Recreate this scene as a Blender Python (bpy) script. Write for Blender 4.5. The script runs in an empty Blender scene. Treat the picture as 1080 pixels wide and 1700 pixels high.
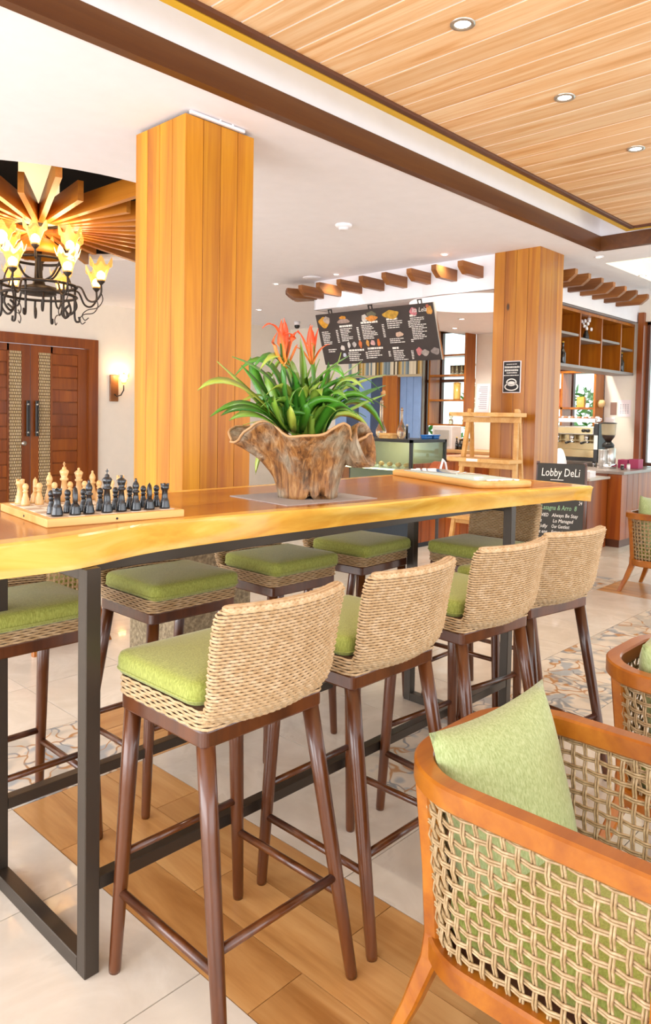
import bpy, bmesh, math, random
from mathutils import Vector, Matrix, Euler
random.seed(7)
R = math.radians
PI = math.pi
scene = bpy.context.scene
COL = scene.collection

# ------------------------------------------------------------------ camera
F_PX, YAW, PITCH, ROLL, CY, EYE = 1225.13, R(43.378), R(2.5676), R(1.068), 744.5, 1.33
FW = Vector((math.cos(YAW)*math.cos(PITCH), math.sin(YAW)*math.cos(PITCH), -math.sin(PITCH)))
R0 = Vector((math.sin(YAW), -math.cos(YAW), 0)); U0 = R0.cross(FW)
RT = R0*math.cos(ROLL) + U0*math.sin(ROLL); UP = -R0*math.sin(ROLL) + U0*math.cos(ROLL)
EYEV = Vector((0, 0, EYE))
cam_d = bpy.data.cameras.new('camera'); cam = bpy.data.objects.new('camera', cam_d); COL.objects.link(cam)
cam_d.sensor_fit = 'HORIZONTAL'; cam_d.sensor_width = 36.0; cam_d.lens = 36.0*F_PX/1080.0
cam_d.shift_y = -(850.0-CY)/1080.0
cam_d.clip_start = 0.05; cam_d.clip_end = 200
m = Matrix((RT, UP, -FW)).transposed().to_4x4(); m.translation = EYEV
cam.matrix_world = m
scene.camera = cam

# ------------------------------------------------------------------ light and exposure
scene.view_settings.view_transform = 'Standard'
scene.view_settings.look = 'None'
scene.view_settings.gamma = 1.0
scene.view_settings.use_curve_mapping = False
scene.view_settings.exposure = 0.7
world = bpy.data.worlds.new('sky'); scene.world = world; world.use_nodes = True
bg = world.node_tree.nodes['Background']
bg.inputs[0].default_value = (0.90, 0.945, 1.0, 1); bg.inputs[1].default_value = 1.5

def area_light(name, loc, target, sx, sy, power, color=(1, 1, 1)):
    l = bpy.data.lights.new(name, 'AREA'); l.shape = 'RECTANGLE'; l.size = sx; l.size_y = sy
    l.energy = power; l.color = color
    o = bpy.data.objects.new(name, l); COL.objects.link(o); o.location = loc
    d = Vector(target)-Vector(loc); o.rotation_euler = d.to_track_quat('-Z', 'Y').to_euler()
    return o
# added fill area lights, standing in for daylight from the lobby's unseen sides, behind the camera and to its left
area_light('daylight_fill_left', (-4.6, 3.2, 1.4), (1, 3.2, 1.75), 8.5, 2.5, 300, (0.96, 0.975, 1.0))
area_light('daylight_fill_right', (1.5, -3.8, 1.4), (2.2, 1.5, 1.75), 8.5, 2.5, 95, (0.96, 0.975, 1.0))

def spot_light(loc, power, color=(1, .93, .82), angle=125, parent=None):
    l = bpy.data.lights.new('downlight_beam', 'SPOT'); l.energy = power; l.color = color; l.spot_size = R(angle); l.spot_blend = .9; l.shadow_soft_size = .05
    o = bpy.data.objects.new('downlight_beam', l); COL.objects.link(o); o.location = loc; o.parent = parent
    return o
def point_light(loc, power, color=(1, .75, .45), r=.04, name='lamp_light', parent=None):
    l = bpy.data.lights.new(name, 'POINT'); l.energy = power; l.color = color; l.shadow_soft_size = r
    o = bpy.data.objects.new(name, l); COL.objects.link(o); o.location = loc; o.parent = parent
    return o

# ------------------------------------------------------------------ helpers
def pix(px, py, x=None, y=None, z=None):
    """3-D point at a measured place of the photograph on a plane of known distance"""
    d = FW + RT*((px-540)/F_PX) - UP*((py-CY)/F_PX)
    t = (z-EYE)/d.z if z is not None else (x/d.x if x is not None else y/d.y)
    return EYEV + d*t
def proj(p):
    d = Vector(p)-EYEV; w = d.dot(FW)
    if w < .05: return None
    return 540+F_PX*d.dot(RT)/w, CY-F_PX*d.dot(UP)/w

def lin(c):
    if isinstance(c, str):
        c = c.lstrip('#'); c = [int(c[i:i+2], 16)/255 for i in (0, 2, 4)]
    return tuple(v/12.92 if v <= .04045 else ((v+.055)/1.055)**2.4 for v in c[:3]) + (1.0,)

class NT:
    def __init__(s, name):
        s.m = bpy.data.materials.new(name); s.m.use_nodes = True
        s.t = s.m.node_tree; s.b = s.t.nodes['Principled BSDF']
    def n(s, typ, **kw):
        o = s.t.nodes.new(typ)
        for k, v in kw.items(): setattr(o, k, v)
        return o
    def l(s, a, b): s.t.links.new(a, b)
    def set(s, **kw):
        for k, v in kw.items(): s.b.inputs[k.replace('_', ' ')].default_value = v
    def ramp(s, src, stops):
        r = s.n('ShaderNodeValToRGB'); e = r.color_ramp.elements
        while len(e) < len(stops): e.new(0.5)
        for i, (p, c) in enumerate(stops): e[i].position = p; e[i].color = lin(c)
        s.l(src, r.inputs[0]); return r.outputs[0]
    def coords(s, scale=(1, 1, 1), rnd=True, gen='Object'):
        tc = s.n('ShaderNodeTexCoord'); mp = s.n('ShaderNodeMapping'); mp.inputs['Scale'].default_value = scale
        src = tc.outputs[gen]
        if rnd:
            oi = s.n('ShaderNodeObjectInfo'); mu = s.n('ShaderNodeMath', operation='MULTIPLY'); mu.inputs[1].default_value = 37.0
            s.l(oi.outputs['Random'], mu.inputs[0])
            ad = s.n('ShaderNodeVectorMath', operation='ADD'); s.l(src, ad.inputs[0]); s.l(mu.outputs[0], ad.inputs[1]); src = ad.outputs[0]
        s.l(src, mp.inputs['Vector']); return mp.outputs[0]
    def noise(s, vec, scale, detail=4, rough=.55, dist=0):
        n = s.n('ShaderNodeTexNoise'); n.inputs['Scale'].default_value = scale; n.inputs['Detail'].default_value = detail
        n.inputs['Roughness'].default_value = rough; n.inputs['Distortion'].default_value = dist
        s.l(vec, n.inputs['Vector']); return n.outputs['Fac']
    def bump(s, h, strength=.3, dist=.002):
        b = s.n('ShaderNodeBump'); b.inputs['Strength'].default_value = strength; b.inputs['Distance'].default_value = dist
        s.l(h, b.inputs['Height']); s.l(b.outputs[0], s.b.inputs['Normal'])
    def mix(s, fac, a, b, mode='MIX'):
        x = s.n('ShaderNodeMix', data_type='RGBA', blend_type=mode)
        for sock, v in ((x.inputs[0], fac), (x.inputs[6], a), (x.inputs[7], b)):
            if hasattr(v, 'is_linked'): s.l(v, sock)
            elif isinstance(v, (int, float)): sock.default_value = v
            else: sock.default_value = lin(v)
        return x.outputs[2]

def plain(name, col, rough=.5, metal=0, coat=0, spec=.5, trans=0, alpha=1, vary=0):
    n = NT(name); n.set(Base_Color=lin(col), Roughness=rough, Metallic=metal, Coat_Weight=coat, Specular_IOR_Level=spec)
    if trans: n.set(Transmission_Weight=trans, IOR=1.45)
    if alpha < 1: n.set(Alpha=alpha)
    v = n.coords(rnd=False); f = n.noise(v, 9, 3)
    c = lin(col); d = max(vary, .04)
    mx = n.n('ShaderNodeMix', data_type='RGBA'); n.l(f, mx.inputs[0])
    mx.inputs[6].default_value = tuple(min(1, k*(1+d)) for k in c[:3])+(1,)
    mx.inputs[7].default_value = tuple(k*(1-d) for k in c[:3])+(1,)
    n.l(mx.outputs[2], n.b.inputs['Base Color'])
    return n.m
def emit(name, col, strength):
    n = NT(name); n.set(Base_Color=lin(col), Emission_Color=lin(col), Emission_Strength=strength); return n.m
def wood(name, dark, mid, light, axis='z', scale=6, rough=.4, coat=0, stretch=.07, knots=0, vary=.25, bump=.15):
    n = NT(name); sc = [1, 1, 1]; sc['xyz'.index(axis)] = stretch
    v = n.coords(sc); f = n.noise(v, scale, 5, .6, 1.2); fine = n.noise(v, scale*9, 3, .6)
    ad = n.n('ShaderNodeMath', operation='MULTIPLY_ADD'); n.l(fine, ad.inputs[0]); ad.inputs[1].default_value = .22; n.l(f, ad.inputs[2])
    col = n.ramp(ad.outputs[0], [(.40, dark), (.58, mid), (.78, light)])
    if vary:
        oi = n.n('ShaderNodeObjectInfo'); mr = n.n('ShaderNodeMapRange'); n.l(oi.outputs['Random'], mr.inputs[0])
        mr.inputs[3].default_value = 1-vary; mr.inputs[4].default_value = 1+vary*.5
        hs = n.n('ShaderNodeHueSaturation'); n.l(col, hs.inputs['Color']); n.l(mr.outputs[0], hs.inputs['Value']); col = hs.outputs[0]
    if knots:
        tv = n.coords((1, 1, .45) if axis == 'z' else (1, .45, 1)); vo = n.n('ShaderNodeTexVoronoi'); vo.inputs['Scale'].default_value = knots
        n.l(tv, vo.inputs['Vector']); k = n.ramp(vo.outputs['Distance'], [(.03, '#ffffff'), (.06, '#000000')])
        col = n.mix(k, col, '#3a1d08')
    n.l(col, n.b.inputs['Base Color']); n.set(Roughness=rough, Coat_Weight=coat, Coat_Roughness=.12)
    n.bump(fine, bump, .0006)
    return n.m

class MB:
    """collects shapes for ONE mesh object"""
    def __init__(s): s.v = []; s.f = []; s.sm = []; s.mi = []; s.cur = 0
    def add(s, verts, faces, smooth=False):
        o = len(s.v); s.v += [tuple(p) for p in verts]
        s.f += [tuple(i+o for i in f) for f in faces]; s.sm += [smooth]*len(faces); s.mi += [s.cur]*len(faces)
        return s
    def box(s, c, d, rot=None, bev=0):
        x, y, z = [k/2 for k in d]
        if bev:
            b = min(bev, x*.9, y*.9, z*.9); vs = []
            for sz in (-1, 1):
                for k, (ix, iy, iz) in enumerate(((x, y, z-b), (x-b, y-b, z))):
                    pass
            rings = []
            for zz, ins in ((-z, b), (-z+b, 0), (z-b, 0), (z, b)):
                r_ = []
                for sx, sy in ((-1, -1), (1, -1), (1, 1), (-1, 1)):
                    ax, ay = sx*(x-ins), sy*(y-ins); c2 = b if not ins else b*.5
                    p1 = (ax-sx*c2, ay, zz); p2 = (ax, ay-sy*c2, zz)
                    r_ += [p2, p1] if sx*sy < 0 else [p1, p2]
                # order ccw
                r_.sort(key=lambda p: math.atan2(p[1]/max(y, 1e-6), p[0]/max(x, 1e-6)))
                rings.append(r_)
            vs = [p for r_ in rings for p in r_]; fs = [tuple(reversed(range(8)))]
            for i in range(3):
                for j in range(8): fs.append((i*8+j, i*8+(j+1) % 8, (i+1)*8+(j+1) % 8, (i+1)*8+j))
            fs.append(tuple(range(24, 32)))
        else:
            vs = [(sx*x, sy*y, sz*z) for sz in (-1, 1) for sx, sy in ((-1, -1), (1, -1), (1, 1), (-1, 1))]
            fs = [(3, 2, 1, 0), (4, 5, 6, 7), (0, 1, 5, 4), (1, 2, 6, 5), (2, 3, 7, 6), (3, 0, 4, 7)]
        if rot is not None:
            M = rot if isinstance(rot, Matrix) else Euler(rot).to_matrix(); vs = [M @ Vector(p) for p in vs]
        c = Vector(c); return s.add([Vector(p)+c for p in vs], fs)
    def bb(s, x0, x1, y0, y1, z0, z1, bev=0):
        return s.box(((x0+x1)/2, (y0+y1)/2, (z0+z1)/2), (abs(x1-x0), abs(y1-y0), abs(z1-z0)), None, bev)
    def tube(s, pts, r, n=8, closed=False, cap=True, sx=1.0):
        pts = [Vector(p) for p in pts]; N = len(pts); rs = r if isinstance(r, (list, tuple)) else [r]*N
        vs = []; fs = []; prev = None
        for i, p in enumerate(pts):
            a = pts[(i-1) % N] if (closed or i > 0) else p; b = pts[(i+1) % N] if (closed or i < N-1) else p
            t = (b-a).normalized() if (b-a).length > 1e-9 else Vector((0, 0, 1))
            if prev is None:
                u = t.cross(Vector((0, 0, 1)));
                if u.length < 1e-3: u = t.cross(Vector((1, 0, 0)))
            else: u = prev - t*prev.dot(t)
            u.normalize(); prev = u; w = t.cross(u)
            for k in range(n):
                a_ = 2*PI*k/n; vs.append(p + (u*math.cos(a_)*sx + w*math.sin(a_))*rs[i])
        M = N if closed else N-1
        for i in range(M):
            for k in range(n):
                j = (i+1) % N; fs.append((i*n+k, i*n+(k+1) % n, j*n+(k+1) % n, j*n+k))
        if cap and not closed: fs += [tuple(reversed(range(n))), tuple(range((N-1)*n, N*n))]
        return s.add(vs, fs, n > 4)
    def cyl(s, a, b, r0, r1=None, n=16): return s.tube([a, b], [r0, r0 if r1 is None else r1], n)
    def lathe(s, prof, c=(0, 0, 0), n=20, smooth=True, cap=True, sq=1.0):
        vs = []; fs = []
        for r, z in prof:
            for k in range(n): a = 2*PI*k/n; vs.append((c[0]+r*math.cos(a), c[1]+r*math.sin(a)*sq, c[2]+z))
        for i in range(len(prof)-1):
            for k in range(n): fs.append((i*n+k, i*n+(k+1) % n, (i+1)*n+(k+1) % n, (i+1)*n+k))
        if cap: fs += [tuple(reversed(range(n))), tuple(range((len(prof)-1)*n, len(prof)*n))]
        return s.add(vs, fs, smooth)
    def loft(s, rings, closed=True, cap=True, smooth=True):
        n = len(rings[0]); vs = [p for r_ in rings for p in r_]; fs = []
        for i in range(len(rings)-1):
            for k in range(n if closed else n-1): fs.append((i*n+k, i*n+(k+1) % n, (i+1)*n+(k+1) % n, (i+1)*n+k))
        if cap: fs += [tuple(reversed(range(n))), tuple(range((len(rings)-1)*n, len(rings)*n))]
        return s.add(vs, fs, smooth)
    def prism(s, poly, z0, z1): return s.loft([[(x, y, z0) for x, y in poly], [(x, y, z1) for x, y in poly]], smooth=False)
    def ball(s, c, r, n=12, sc=(1, 1, 1)):
        vs = []; fs = []; m_ = n//2
        rings = []
        for i in range(1, m_):
            t = PI*i/m_
            rings.append([(c[0]+sc[0]*r*math.sin(t)*math.cos(2*PI*k/n), c[1]+sc[1]*r*math.sin(t)*math.sin(2*PI*k/n), c[2]-sc[2]*r*math.cos(t)) for k in range(n)])
        return s.loft(rings)
    def build(s, name, mat=None, parent=None, auto=True):
        me = bpy.data.meshes.new(name); me.from_pydata(s.v, [], s.f)
        me.polygons.foreach_set('use_smooth', s.sm)
        if mat is not None:
            for k in (mat if isinstance(mat, (list, tuple)) else [mat]): me.materials.append(k)
        if any(s.mi): me.polygons.foreach_set('material_index', s.mi)
        me.update()
        o = bpy.data.objects.new(name, me); COL.objects.link(o); o.parent = parent
        return o

def tag(o, label=None, cat=None, group=None, kind=None):
    if label: o['label'] = label
    if cat: o['category'] = cat
    if group: o['group'] = group
    if kind: o['kind'] = kind
    return o
def thing(name, label, cat, loc=(0, 0, 0), rz=0, group=None):
    o = bpy.data.objects.new(name, None); COL.objects.link(o); o.empty_display_size = .1
    o.location = loc; o.rotation_euler = (0, 0, rz); return tag(o, label, cat, group)
def copy_tree(o, parent=None):
    c = o.copy(); COL.objects.link(c); c.parent = parent
    for ch in o.children: copy_tree(ch, c)
    return c
def inst(o, name, parent, loc=(0, 0, 0), rot=(0, 0, 0), scale=(1, 1, 1)):
    c = bpy.data.objects.new(name, o.data); COL.objects.link(c); c.parent = parent
    c.location = loc; c.rotation_euler = rot; c.scale = scale; return c
def rrect(hx, hy, r, n=5):
    pts = []
    for cx, cy, a0 in ((hx-r, hy-r, 0), (-hx+r, hy-r, 90), (-hx+r, -hy+r, 180), (hx-r, -hy+r, 270)):
        for k in range(n+1):
            a = R(a0+90*k/n); pts.append((cx+r*math.cos(a), cy+r*math.sin(a)))
    return pts
def pad(hx, hy, z0, z1, rc=.04, crown=.012, edge=.018, n=6, c=(0, 0)):
    """cushion: rounded rectangle with soft edges and a crowned top"""
    rings = []
    for z, ins in ((z0, edge), (z0+edge*.35, edge*.3), (z0+edge, 0), (z1-edge, 0), (z1-edge*.35, edge*.3), (z1, edge*1.1)):
        rings.append([(c[0]+x, c[1]+y, z) for x, y in rrect(hx-ins, hy-ins, max(rc-ins, .006), n)])
    for k, dz in ((.82, .45), (.55, .8), (.25, 1)):
        rings.append([(c[0]+x*k, c[1]+y*k, z1+crown*dz) for x, y in rrect(hx-edge, hy-edge, max(rc-edge, .006), n)])
    return MB().loft(rings)
def text(body, size, name, mat, parent, loc, rot, shear=0, align='LEFT', ext=0.0006):
    cu = bpy.data.curves.new(name, 'FONT'); cu.body = body; cu.size = size; cu.shear = shear; cu.align_x = align; cu.extrude = ext; cu.resolution_u = 2
    t = bpy.data.objects.new(name+'_tmp', cu); COL.objects.link(t)
    bpy.context.view_layer.update()
    me = bpy.data.meshes.new_from_object(t.evaluated_get(bpy.context.evaluated_depsgraph_get()))
    bpy.data.objects.remove(t); me.materials.clear(); me.materials.append(mat)
    o = bpy.data.objects.new(name, me); COL.objects.link(o); o.parent = parent; o.location = loc; o.rotation_euler = rot
    return o

# ------------------------------------------------------------------ materials
M = {}
M['white'] = plain('white_paint', '#f5f3f8', .85)
M['cream'] = plain('cream_paint', '#ede4d6', .85)
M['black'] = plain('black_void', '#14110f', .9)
M['pillar'] = wood('pillar_wood', '#a25a06', '#c07a0c', '#d8981c', 'z', 5, .4, .08, .045, knots=3.2, vary=.16)
M['pillar2'] = wood('pillar_wood_red', '#8a480a', '#a86410', '#bf7f1e', 'z', 5, .34, .2, .045, knots=3.2, vary=.14)
M['rafter'] = wood('rafter_wood', '#6b3d16', '#875022', '#9c642e', 'x', 6, .45, .1, .06)
M['slat'] = wood('slat_wood', '#94500e', '#b06816', '#c27c26', 'x', 5, .4, .1, .06, vary=.15)
M['fascia'] = wood('fascia_wood', '#52290a', '#5f330e', '#6c3f14', 'x', 5, .4, .1, .05, vary=.05)
M['board'] = wood('ceiling_board_wood', '#cf9458', '#e6b783', '#f2d2a8', 'y', 11, .4, 0, .05, vary=.08)
M['trimdark'] = plain('dark_trim', '#5c3420', .4)
M['gold'] = plain('gold_glow_and_caps', '#d8ac32', .4)  # yellow holds the LED glow painted on the inset lip; bottle caps share it
M['tile'] = None
M['plank'] = wood('floor_plank_wood', '#a8713a', '#c48e52', '#d6a468', 'y', 7, .32, .15, .09, knots=1.6, vary=.14)
M['frame'] = plain('dark_steel', '#473f37', .35, .6)
M['stoolwood'] = wood('dark_stool_wood', '#3c1c0a', '#50270d', '#643515', 'z', 8, .28, .35, .06, vary=0)
M['orange'] = wood('honey_chair_wood', '#8a470a', '#9e5810', '#b06a1a', 'x', 6, .3, .15, .12, vary=.08)
M['rattan'] = None
M['steel'] = plain('brushed_steel', '#c4c0b8', .28, .9)
M['chrome'] = plain('chrome', '#dedede', .12, 1)
M['blackplastic'] = plain('black_plastic', '#1c1b1b', .35)
M['iron'] = plain('wrought_iron', '#38302a', .45, .5)
M['paper'] = plain('white_paper', '#f3eef0', .8)
M['light_wood'] = wood('light_pine', '#c98e44', '#d8a257', '#e4b872', 'x', 7, .45, 0, .08, vary=.08)
M['redwood'] = wood('bar_red_wood', '#743206', '#8e420a', '#a65814', 'z', 6, .38, .15, .05, vary=.28)
M['doorwood'] = wood('door_wood', '#6e3006', '#84400a', '#985010', 'z', 6, .38, .15, .06, vary=.12)
n = NT('glazed_floor_tile'); v = n.coords((1, 1, 1)); f = n.noise(v, 3.2, 6, .6, 1.5)
n.l(n.ramp(f, [(.3, '#d0c6b7'), (.5, '#d9cfc0'), (.62, '#e0d7c9'), (.66, '#d8cebf')]), n.b.inputs['Base Color']); n.set(Roughness=.22, Coat_Weight=.2); M['tile'] = n.m
n = NT('patterned_tile'); v = n.coords((1, 1, 1)); wv = n.n('ShaderNodeTexVoronoi'); wv.feature = 'DISTANCE_TO_EDGE'; wv.inputs['Scale'].default_value = 7
nz = n.n('ShaderNodeTexNoise'); nz.inputs['Scale'].default_value = 5; n.l(v, nz.inputs['Vector'])
ad = n.n('ShaderNodeVectorMath', operation='MULTIPLY_ADD'); n.l(nz.outputs['Color'], ad.inputs[0]); ad.inputs[1].default_value = (.35, .35, 0); n.l(v, ad.inputs[2])
n.l(ad.outputs[0], wv.inputs['Vector'])
line = n.ramp(wv.outputs['Distance'], [(.02, '#ffffff'), (.055, '#000000')])
v2 = n.noise(v, 6, 2); base = n.ramp(v2, [(.38, '#bdb7ab'), (.46, '#d6cab8'), (.56, '#ded3c2'), (.62, '#a9aeb0')])
v3 = n.noise(v, 9, 1); lc = n.ramp(v3, [(.45, '#b58450'), (.52, '#8a8e92')])
n.l(n.mix(line, base, lc), n.b.inputs['Base Color']); n.set(Roughness=.3); M['pattern'] = n.m
n = NT('rattan'); v = n.coords((1, 1, 1), rnd=False); f = n.noise(v, 60, 2)
n.l(n.ramp(f, [(.3, '#b3936a'), (.5, '#c0a37c'), (.7, '#cdb390')]), n.b.inputs['Base Color']); n.set(Roughness=.5); M['rattan'] = n.m
M['rattan_core'] = plain('rattan_core', '#4a3018', .8)
n = NT('grey_cord'); v = n.coords((1, 1, 1), rnd=False); f = n.noise(v, 80, 2)
n.l(n.ramp(f, [(.3, '#94774f'), (.55, '#ab906a'), (.75, '#bfa780')]), n.b.inputs['Base Color']); n.set(Roughness=.5); M['cord'] = n.m
def fabric(name, a, b, c, sc=260):
    n = NT(name); v = n.coords((1, 1, .35)); f = n.noise(v, sc, 2, .7)
    n.l(n.ramp(f, [(.32, a), (.5, b), (.68, c)]), n.b.inputs['Base Color']); n.set(Roughness=.8, Sheen_Weight=.25); n.bump(f, .35, .001); return n.m
M['green'] = fabric('green_seat_fabric', '#7f8430', '#90963e', '#a1a650')
M['pillow'] = fabric('light_green_fabric', '#8a965c', '#9aa66e', '#abb582', 240)
M['bulb'] = emit('warm_bulb', '#ffd28a', 9)
M['downlight'] = emit('downlight_lens', '#fff6e8', 9)
n = NT('amber_glass'); n.set(Base_Color=lin('#f2c47e'), Roughness=.15, Transmission_Weight=.75, IOR=1.3, Emission_Color=lin('#ffb454'), Emission_Strength=.5); M['amber'] = n.m
def thin_glass(name, col, alpha):
    n = NT(name); gl = n.n('ShaderNodeBsdfGlossy'); gl.inputs['Roughness'].default_value = .02
    tr = n.n('ShaderNodeBsdfTransparent'); tr.inputs[0].default_value = lin(col); mx = n.n('ShaderNodeMixShader')
    lw = n.n('ShaderNodeLayerWeight'); pw = n.n('ShaderNodeMath', operation='POWER'); n.l(lw.outputs['Facing'], pw.inputs[0]); pw.inputs[1].default_value = 4.0; fr = n.n('ShaderNodeMath', operation='MULTIPLY_ADD'); n.l(pw.outputs[0], fr.inputs[0]); fr.inputs[1].default_value = .5; fr.inputs[2].default_value = .03
    n.l(fr.outputs[0], mx.inputs[0]); n.l(tr.outputs[0], mx.inputs[1]); n.l(gl.outputs[0], mx.inputs[2])
    n.l(mx.outputs[0], n.t.nodes['Material Output'].inputs['Surface']); return n.m
M['glass'] = thin_glass('window_glass', '#f2fbf8', .1)
# ================================================================== SETTING
def struct(o, label=None):
    o['kind'] = 'structure'
    if label: o['label'] = label
    return o
ZC = 2.8
# ---- floor: slab with separate tiles, planks and patterned tiles
floor = struct(MB().bb(-5, 10.2, -4.2, 9.6, -.2, -.008).build('floor', plain('grout', '#b9afa4', .9)), 'pale glazed tile floor with wood plank and patterned tile inlays')
G = .512; X0, Y0 = 1.045, 1.364; gap = .0035
def tile_mesh(w, d, name, mat):
    o = MB().bb(-w/2, w/2, -d/2, d/2, -.008, 0, 0).build(name, mat); me = o.data; bpy.data.objects.remove(o); return me
tile_me = tile_mesh(G-gap, G-gap, 'tile', M['tile']); pat_me = tile_mesh(G-gap, G-gap, 'patterned_tile', M['pattern'])
def piece(name, me, parent, loc, rz=0):
    o = bpy.data.objects.new(name, me); COL.objects.link(o); o.parent = parent; o.location = loc; o.rotation_euler = (0, 0, rz); return o
cells = []; rest = MB()
for i in range(-12, 18):
    for j in range(-11, 16):
        x, y = X0+(i+.5)*G, Y0+(j+.5)*G
        if x > 10 or y > 9.4: continue
        kind = 't'
        if i == 0 and j <= 1: kind = 'w'
        elif i == 0 and j == 2: kind = 'p'
        elif j == 2 and i == 1: kind = 'wx'
        elif j == 0 and 2 <= i <= 8: kind = 'p'
        elif i == 9 and j <= 1: kind = 'w'
        elif i == 9 and j == 2: kind = 'p'
        if kind in ('w', 'wx'): continue
        q = proj((x, y, 0)); a = 0
        if q and -150 < q[0] < 1230 and 650 < q[1] < 1900: a = 1/max(.3, x*x+y*y)
        cells.append((a, x, y, kind))
cells.sort(reverse=True)
for k, (a, x, y, kind) in enumerate(cells):
    if a > 0 and k < 290: piece('tile' if kind == 't' else 'patterned_tile', tile_me if kind == 't' else pat_me, floor, (x, y, 0), random.choice((0, PI/2, PI, -PI/2)))
    else: rest.bb(x-G/2+gap/2, x+G/2-gap/2, y-G/2+gap/2, y+G/2-gap/2, -.008, 0)
o = rest.build('tile_field', M['tile'], floor); o['kind'] = 'stuff'
PW = G/3
plank_cache = {}
def plank(x, y0, y1, w=PW):
    L = round(y1-y0-gap*.7, 4)
    if L not in plank_cache: plank_cache[L] = tile_mesh(w-gap*.7, L, 'plank', M['plank'])
    return piece('plank', plank_cache[L], floor, (x, (y0+y1)/2, 0))
YE = Y0+2*G
for k, off in enumerate((1.193, 1.62, 1.193)):
    for c0 in (X0, X0+9*G):
        cuts = sorted([YE] + [off+.867*q for q in range(-5, 3) if -2.7 < off+.867*q < YE-.02]); cuts = [-2.9]+cuts
        for a, b in zip(cuts, cuts[1:]): plank(c0+PW*(k+.5), a, b)
for k in range(3):
    o = plank(0, 0, G); o.location = (X0+1.5*G, YE+PW*(k+.5), 0); o.rotation_euler = (0, 0, PI/2)

# ---- ceiling with the round slat opening and the rectangular wood inset
def flat_with_holes(z, outer, holes, mb):
    bm = bmesh.new(); es = []
    for loop in [outer]+holes:
        vs = [bm.verts.new((x, y, z)) for x, y in loop]
        es += [bm.edges.new((vs[i], vs[(i+1) % len(vs)])) for i in range(len(vs))]
    bmesh.ops.triangle_fill(bm, use_beauty=True, edges=es, use_dissolve=False)
    bm.verts.index_update()
    mb.add([v.co[:] for v in bm.verts], [[v.index for v in f.verts] for f in bm.faces]); bm.free()
CC = Vector((2.68, 5.65, 0)); CR = 1.44
circ = lambda c, r, n=64: [(c[0]+r*math.cos(2*PI*k/n), c[1]+r*math.sin(2*PI*k/n)) for k in range(n)]
RX, RY = 6.29, 2.734
q = pix(1004, 437, z=ZC); KX, KY = max(q.x, 6.45), q.y
mb = MB()
flat_with_holes(ZC, [(-5, -4.2), (9.9, -4.2), (9.9, 9.4), (-5, 9.4)], [circ(CC, CR), [(KX, KY-1.2), (KX+1.2, KY-1.2), (KX+1.2, KY), (KX, KY)], [(-4.4, -3.4), (RX, -3.4), (RX, RY), (-4.4, RY)]], mb)
mb.bb(-4.4, RX, RY, RY+.02, ZC, 3.14); mb.bb(RX, RX+.02, -3.4, RY+.02, ZC, 3.14)
mb.bb(-4.42, -4.4, -3.4, RY, ZC, 3.14); mb.bb(-4.4, RX, -3.42, -3.4, ZC, 3.14)
mb.bb(-4.4, RX, -3.4, RY, 3.14, 3.16)
mb.bb(-5, 9.9, -4.2, 9.4, 3.42, 3.5)  # unseen roof slab added above to block the sky light
mb.bb(KX-.02, KX, KY-1.2, KY, ZC, 2.98); mb.bb(KX+1.2, KX+1.22, KY-1.2, KY, ZC, 2.98); mb.bb(KX, KX+1.2, KY, KY+.02, ZC, 2.98); mb.bb(KX, KX+1.2, KY-1.22, KY-1.2, ZC, 2.98)
ceiling = struct(mb.build('ceiling', M['white']), 'white painted ceiling with a round slatted opening and a wood-boarded inset')
MB().bb(KX, KX+1.2, KY-1.2, KY, 2.98, 3.0).build('coffer_panel', emit('warm_coffer', '#ffe9a8', .9), ceiling)
# wood inset panel: separate boards running in y
bx1, by1, bz = 6.10, 2.405, 2.90
bp = .152; bd = tile_mesh(bp-.009, by1+2.9, 'ceiling_board', M['board'])
k = 0; x = bx1-.04-bp/2
while x > -.4:
    piece('ceiling_board', bd, ceiling, (x, (by1-.04-2.9)/2, bz+.010)); x -= bp
MB().bb(-.6, bx1-.02, -2.9, by1-.02, bz+.0035, bz+.03).build('board_backing', M['paper'], ceiling)
struct(MB().bb(-.6, bx1, by1-.045, by1, bz-.012, bz+.05, .006).bb(bx1-.045, bx1, -2.9, by1-.045, bz-.012, bz+.05, .006).build('trim_1', M['trimdark']), 'dark moulding round the wood-boarded ceiling inset')
struct(MB().bb(-.6, bx1+.045, by1+.001, by1+.045, bz-.012, bz+.01).bb(bx1+.001, bx1+.045, -2.9, by1, bz-.012, bz+.01).build('trim_2', M['gold']), 'lip with LED glow painted gold outside the dark ceiling moulding')
struct(MB().bb(-4.4, RX+.02, RY-.018, RY+.035, ZC-.006, 2.912).bb(RX-.018, RX+.035, -3.4, RY-.018, ZC-.006, 2.912).build('trim_3', M['fascia']), 'brown wooden fascia beam framing the ceiling recess')
# LED strips in the cove
area_light('cove_strip', (2.8, by1+.14, 3.02), (2.8, by1+.3, 3.1), 6.2, .02, 1.5, (1, .85, .6))
area_light('cove_strip', (bx1+.1, 0, 3.02), (bx1+.3, 0, 3.1), 4.6, .02, 1.5, (1, .85, .6))
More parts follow.
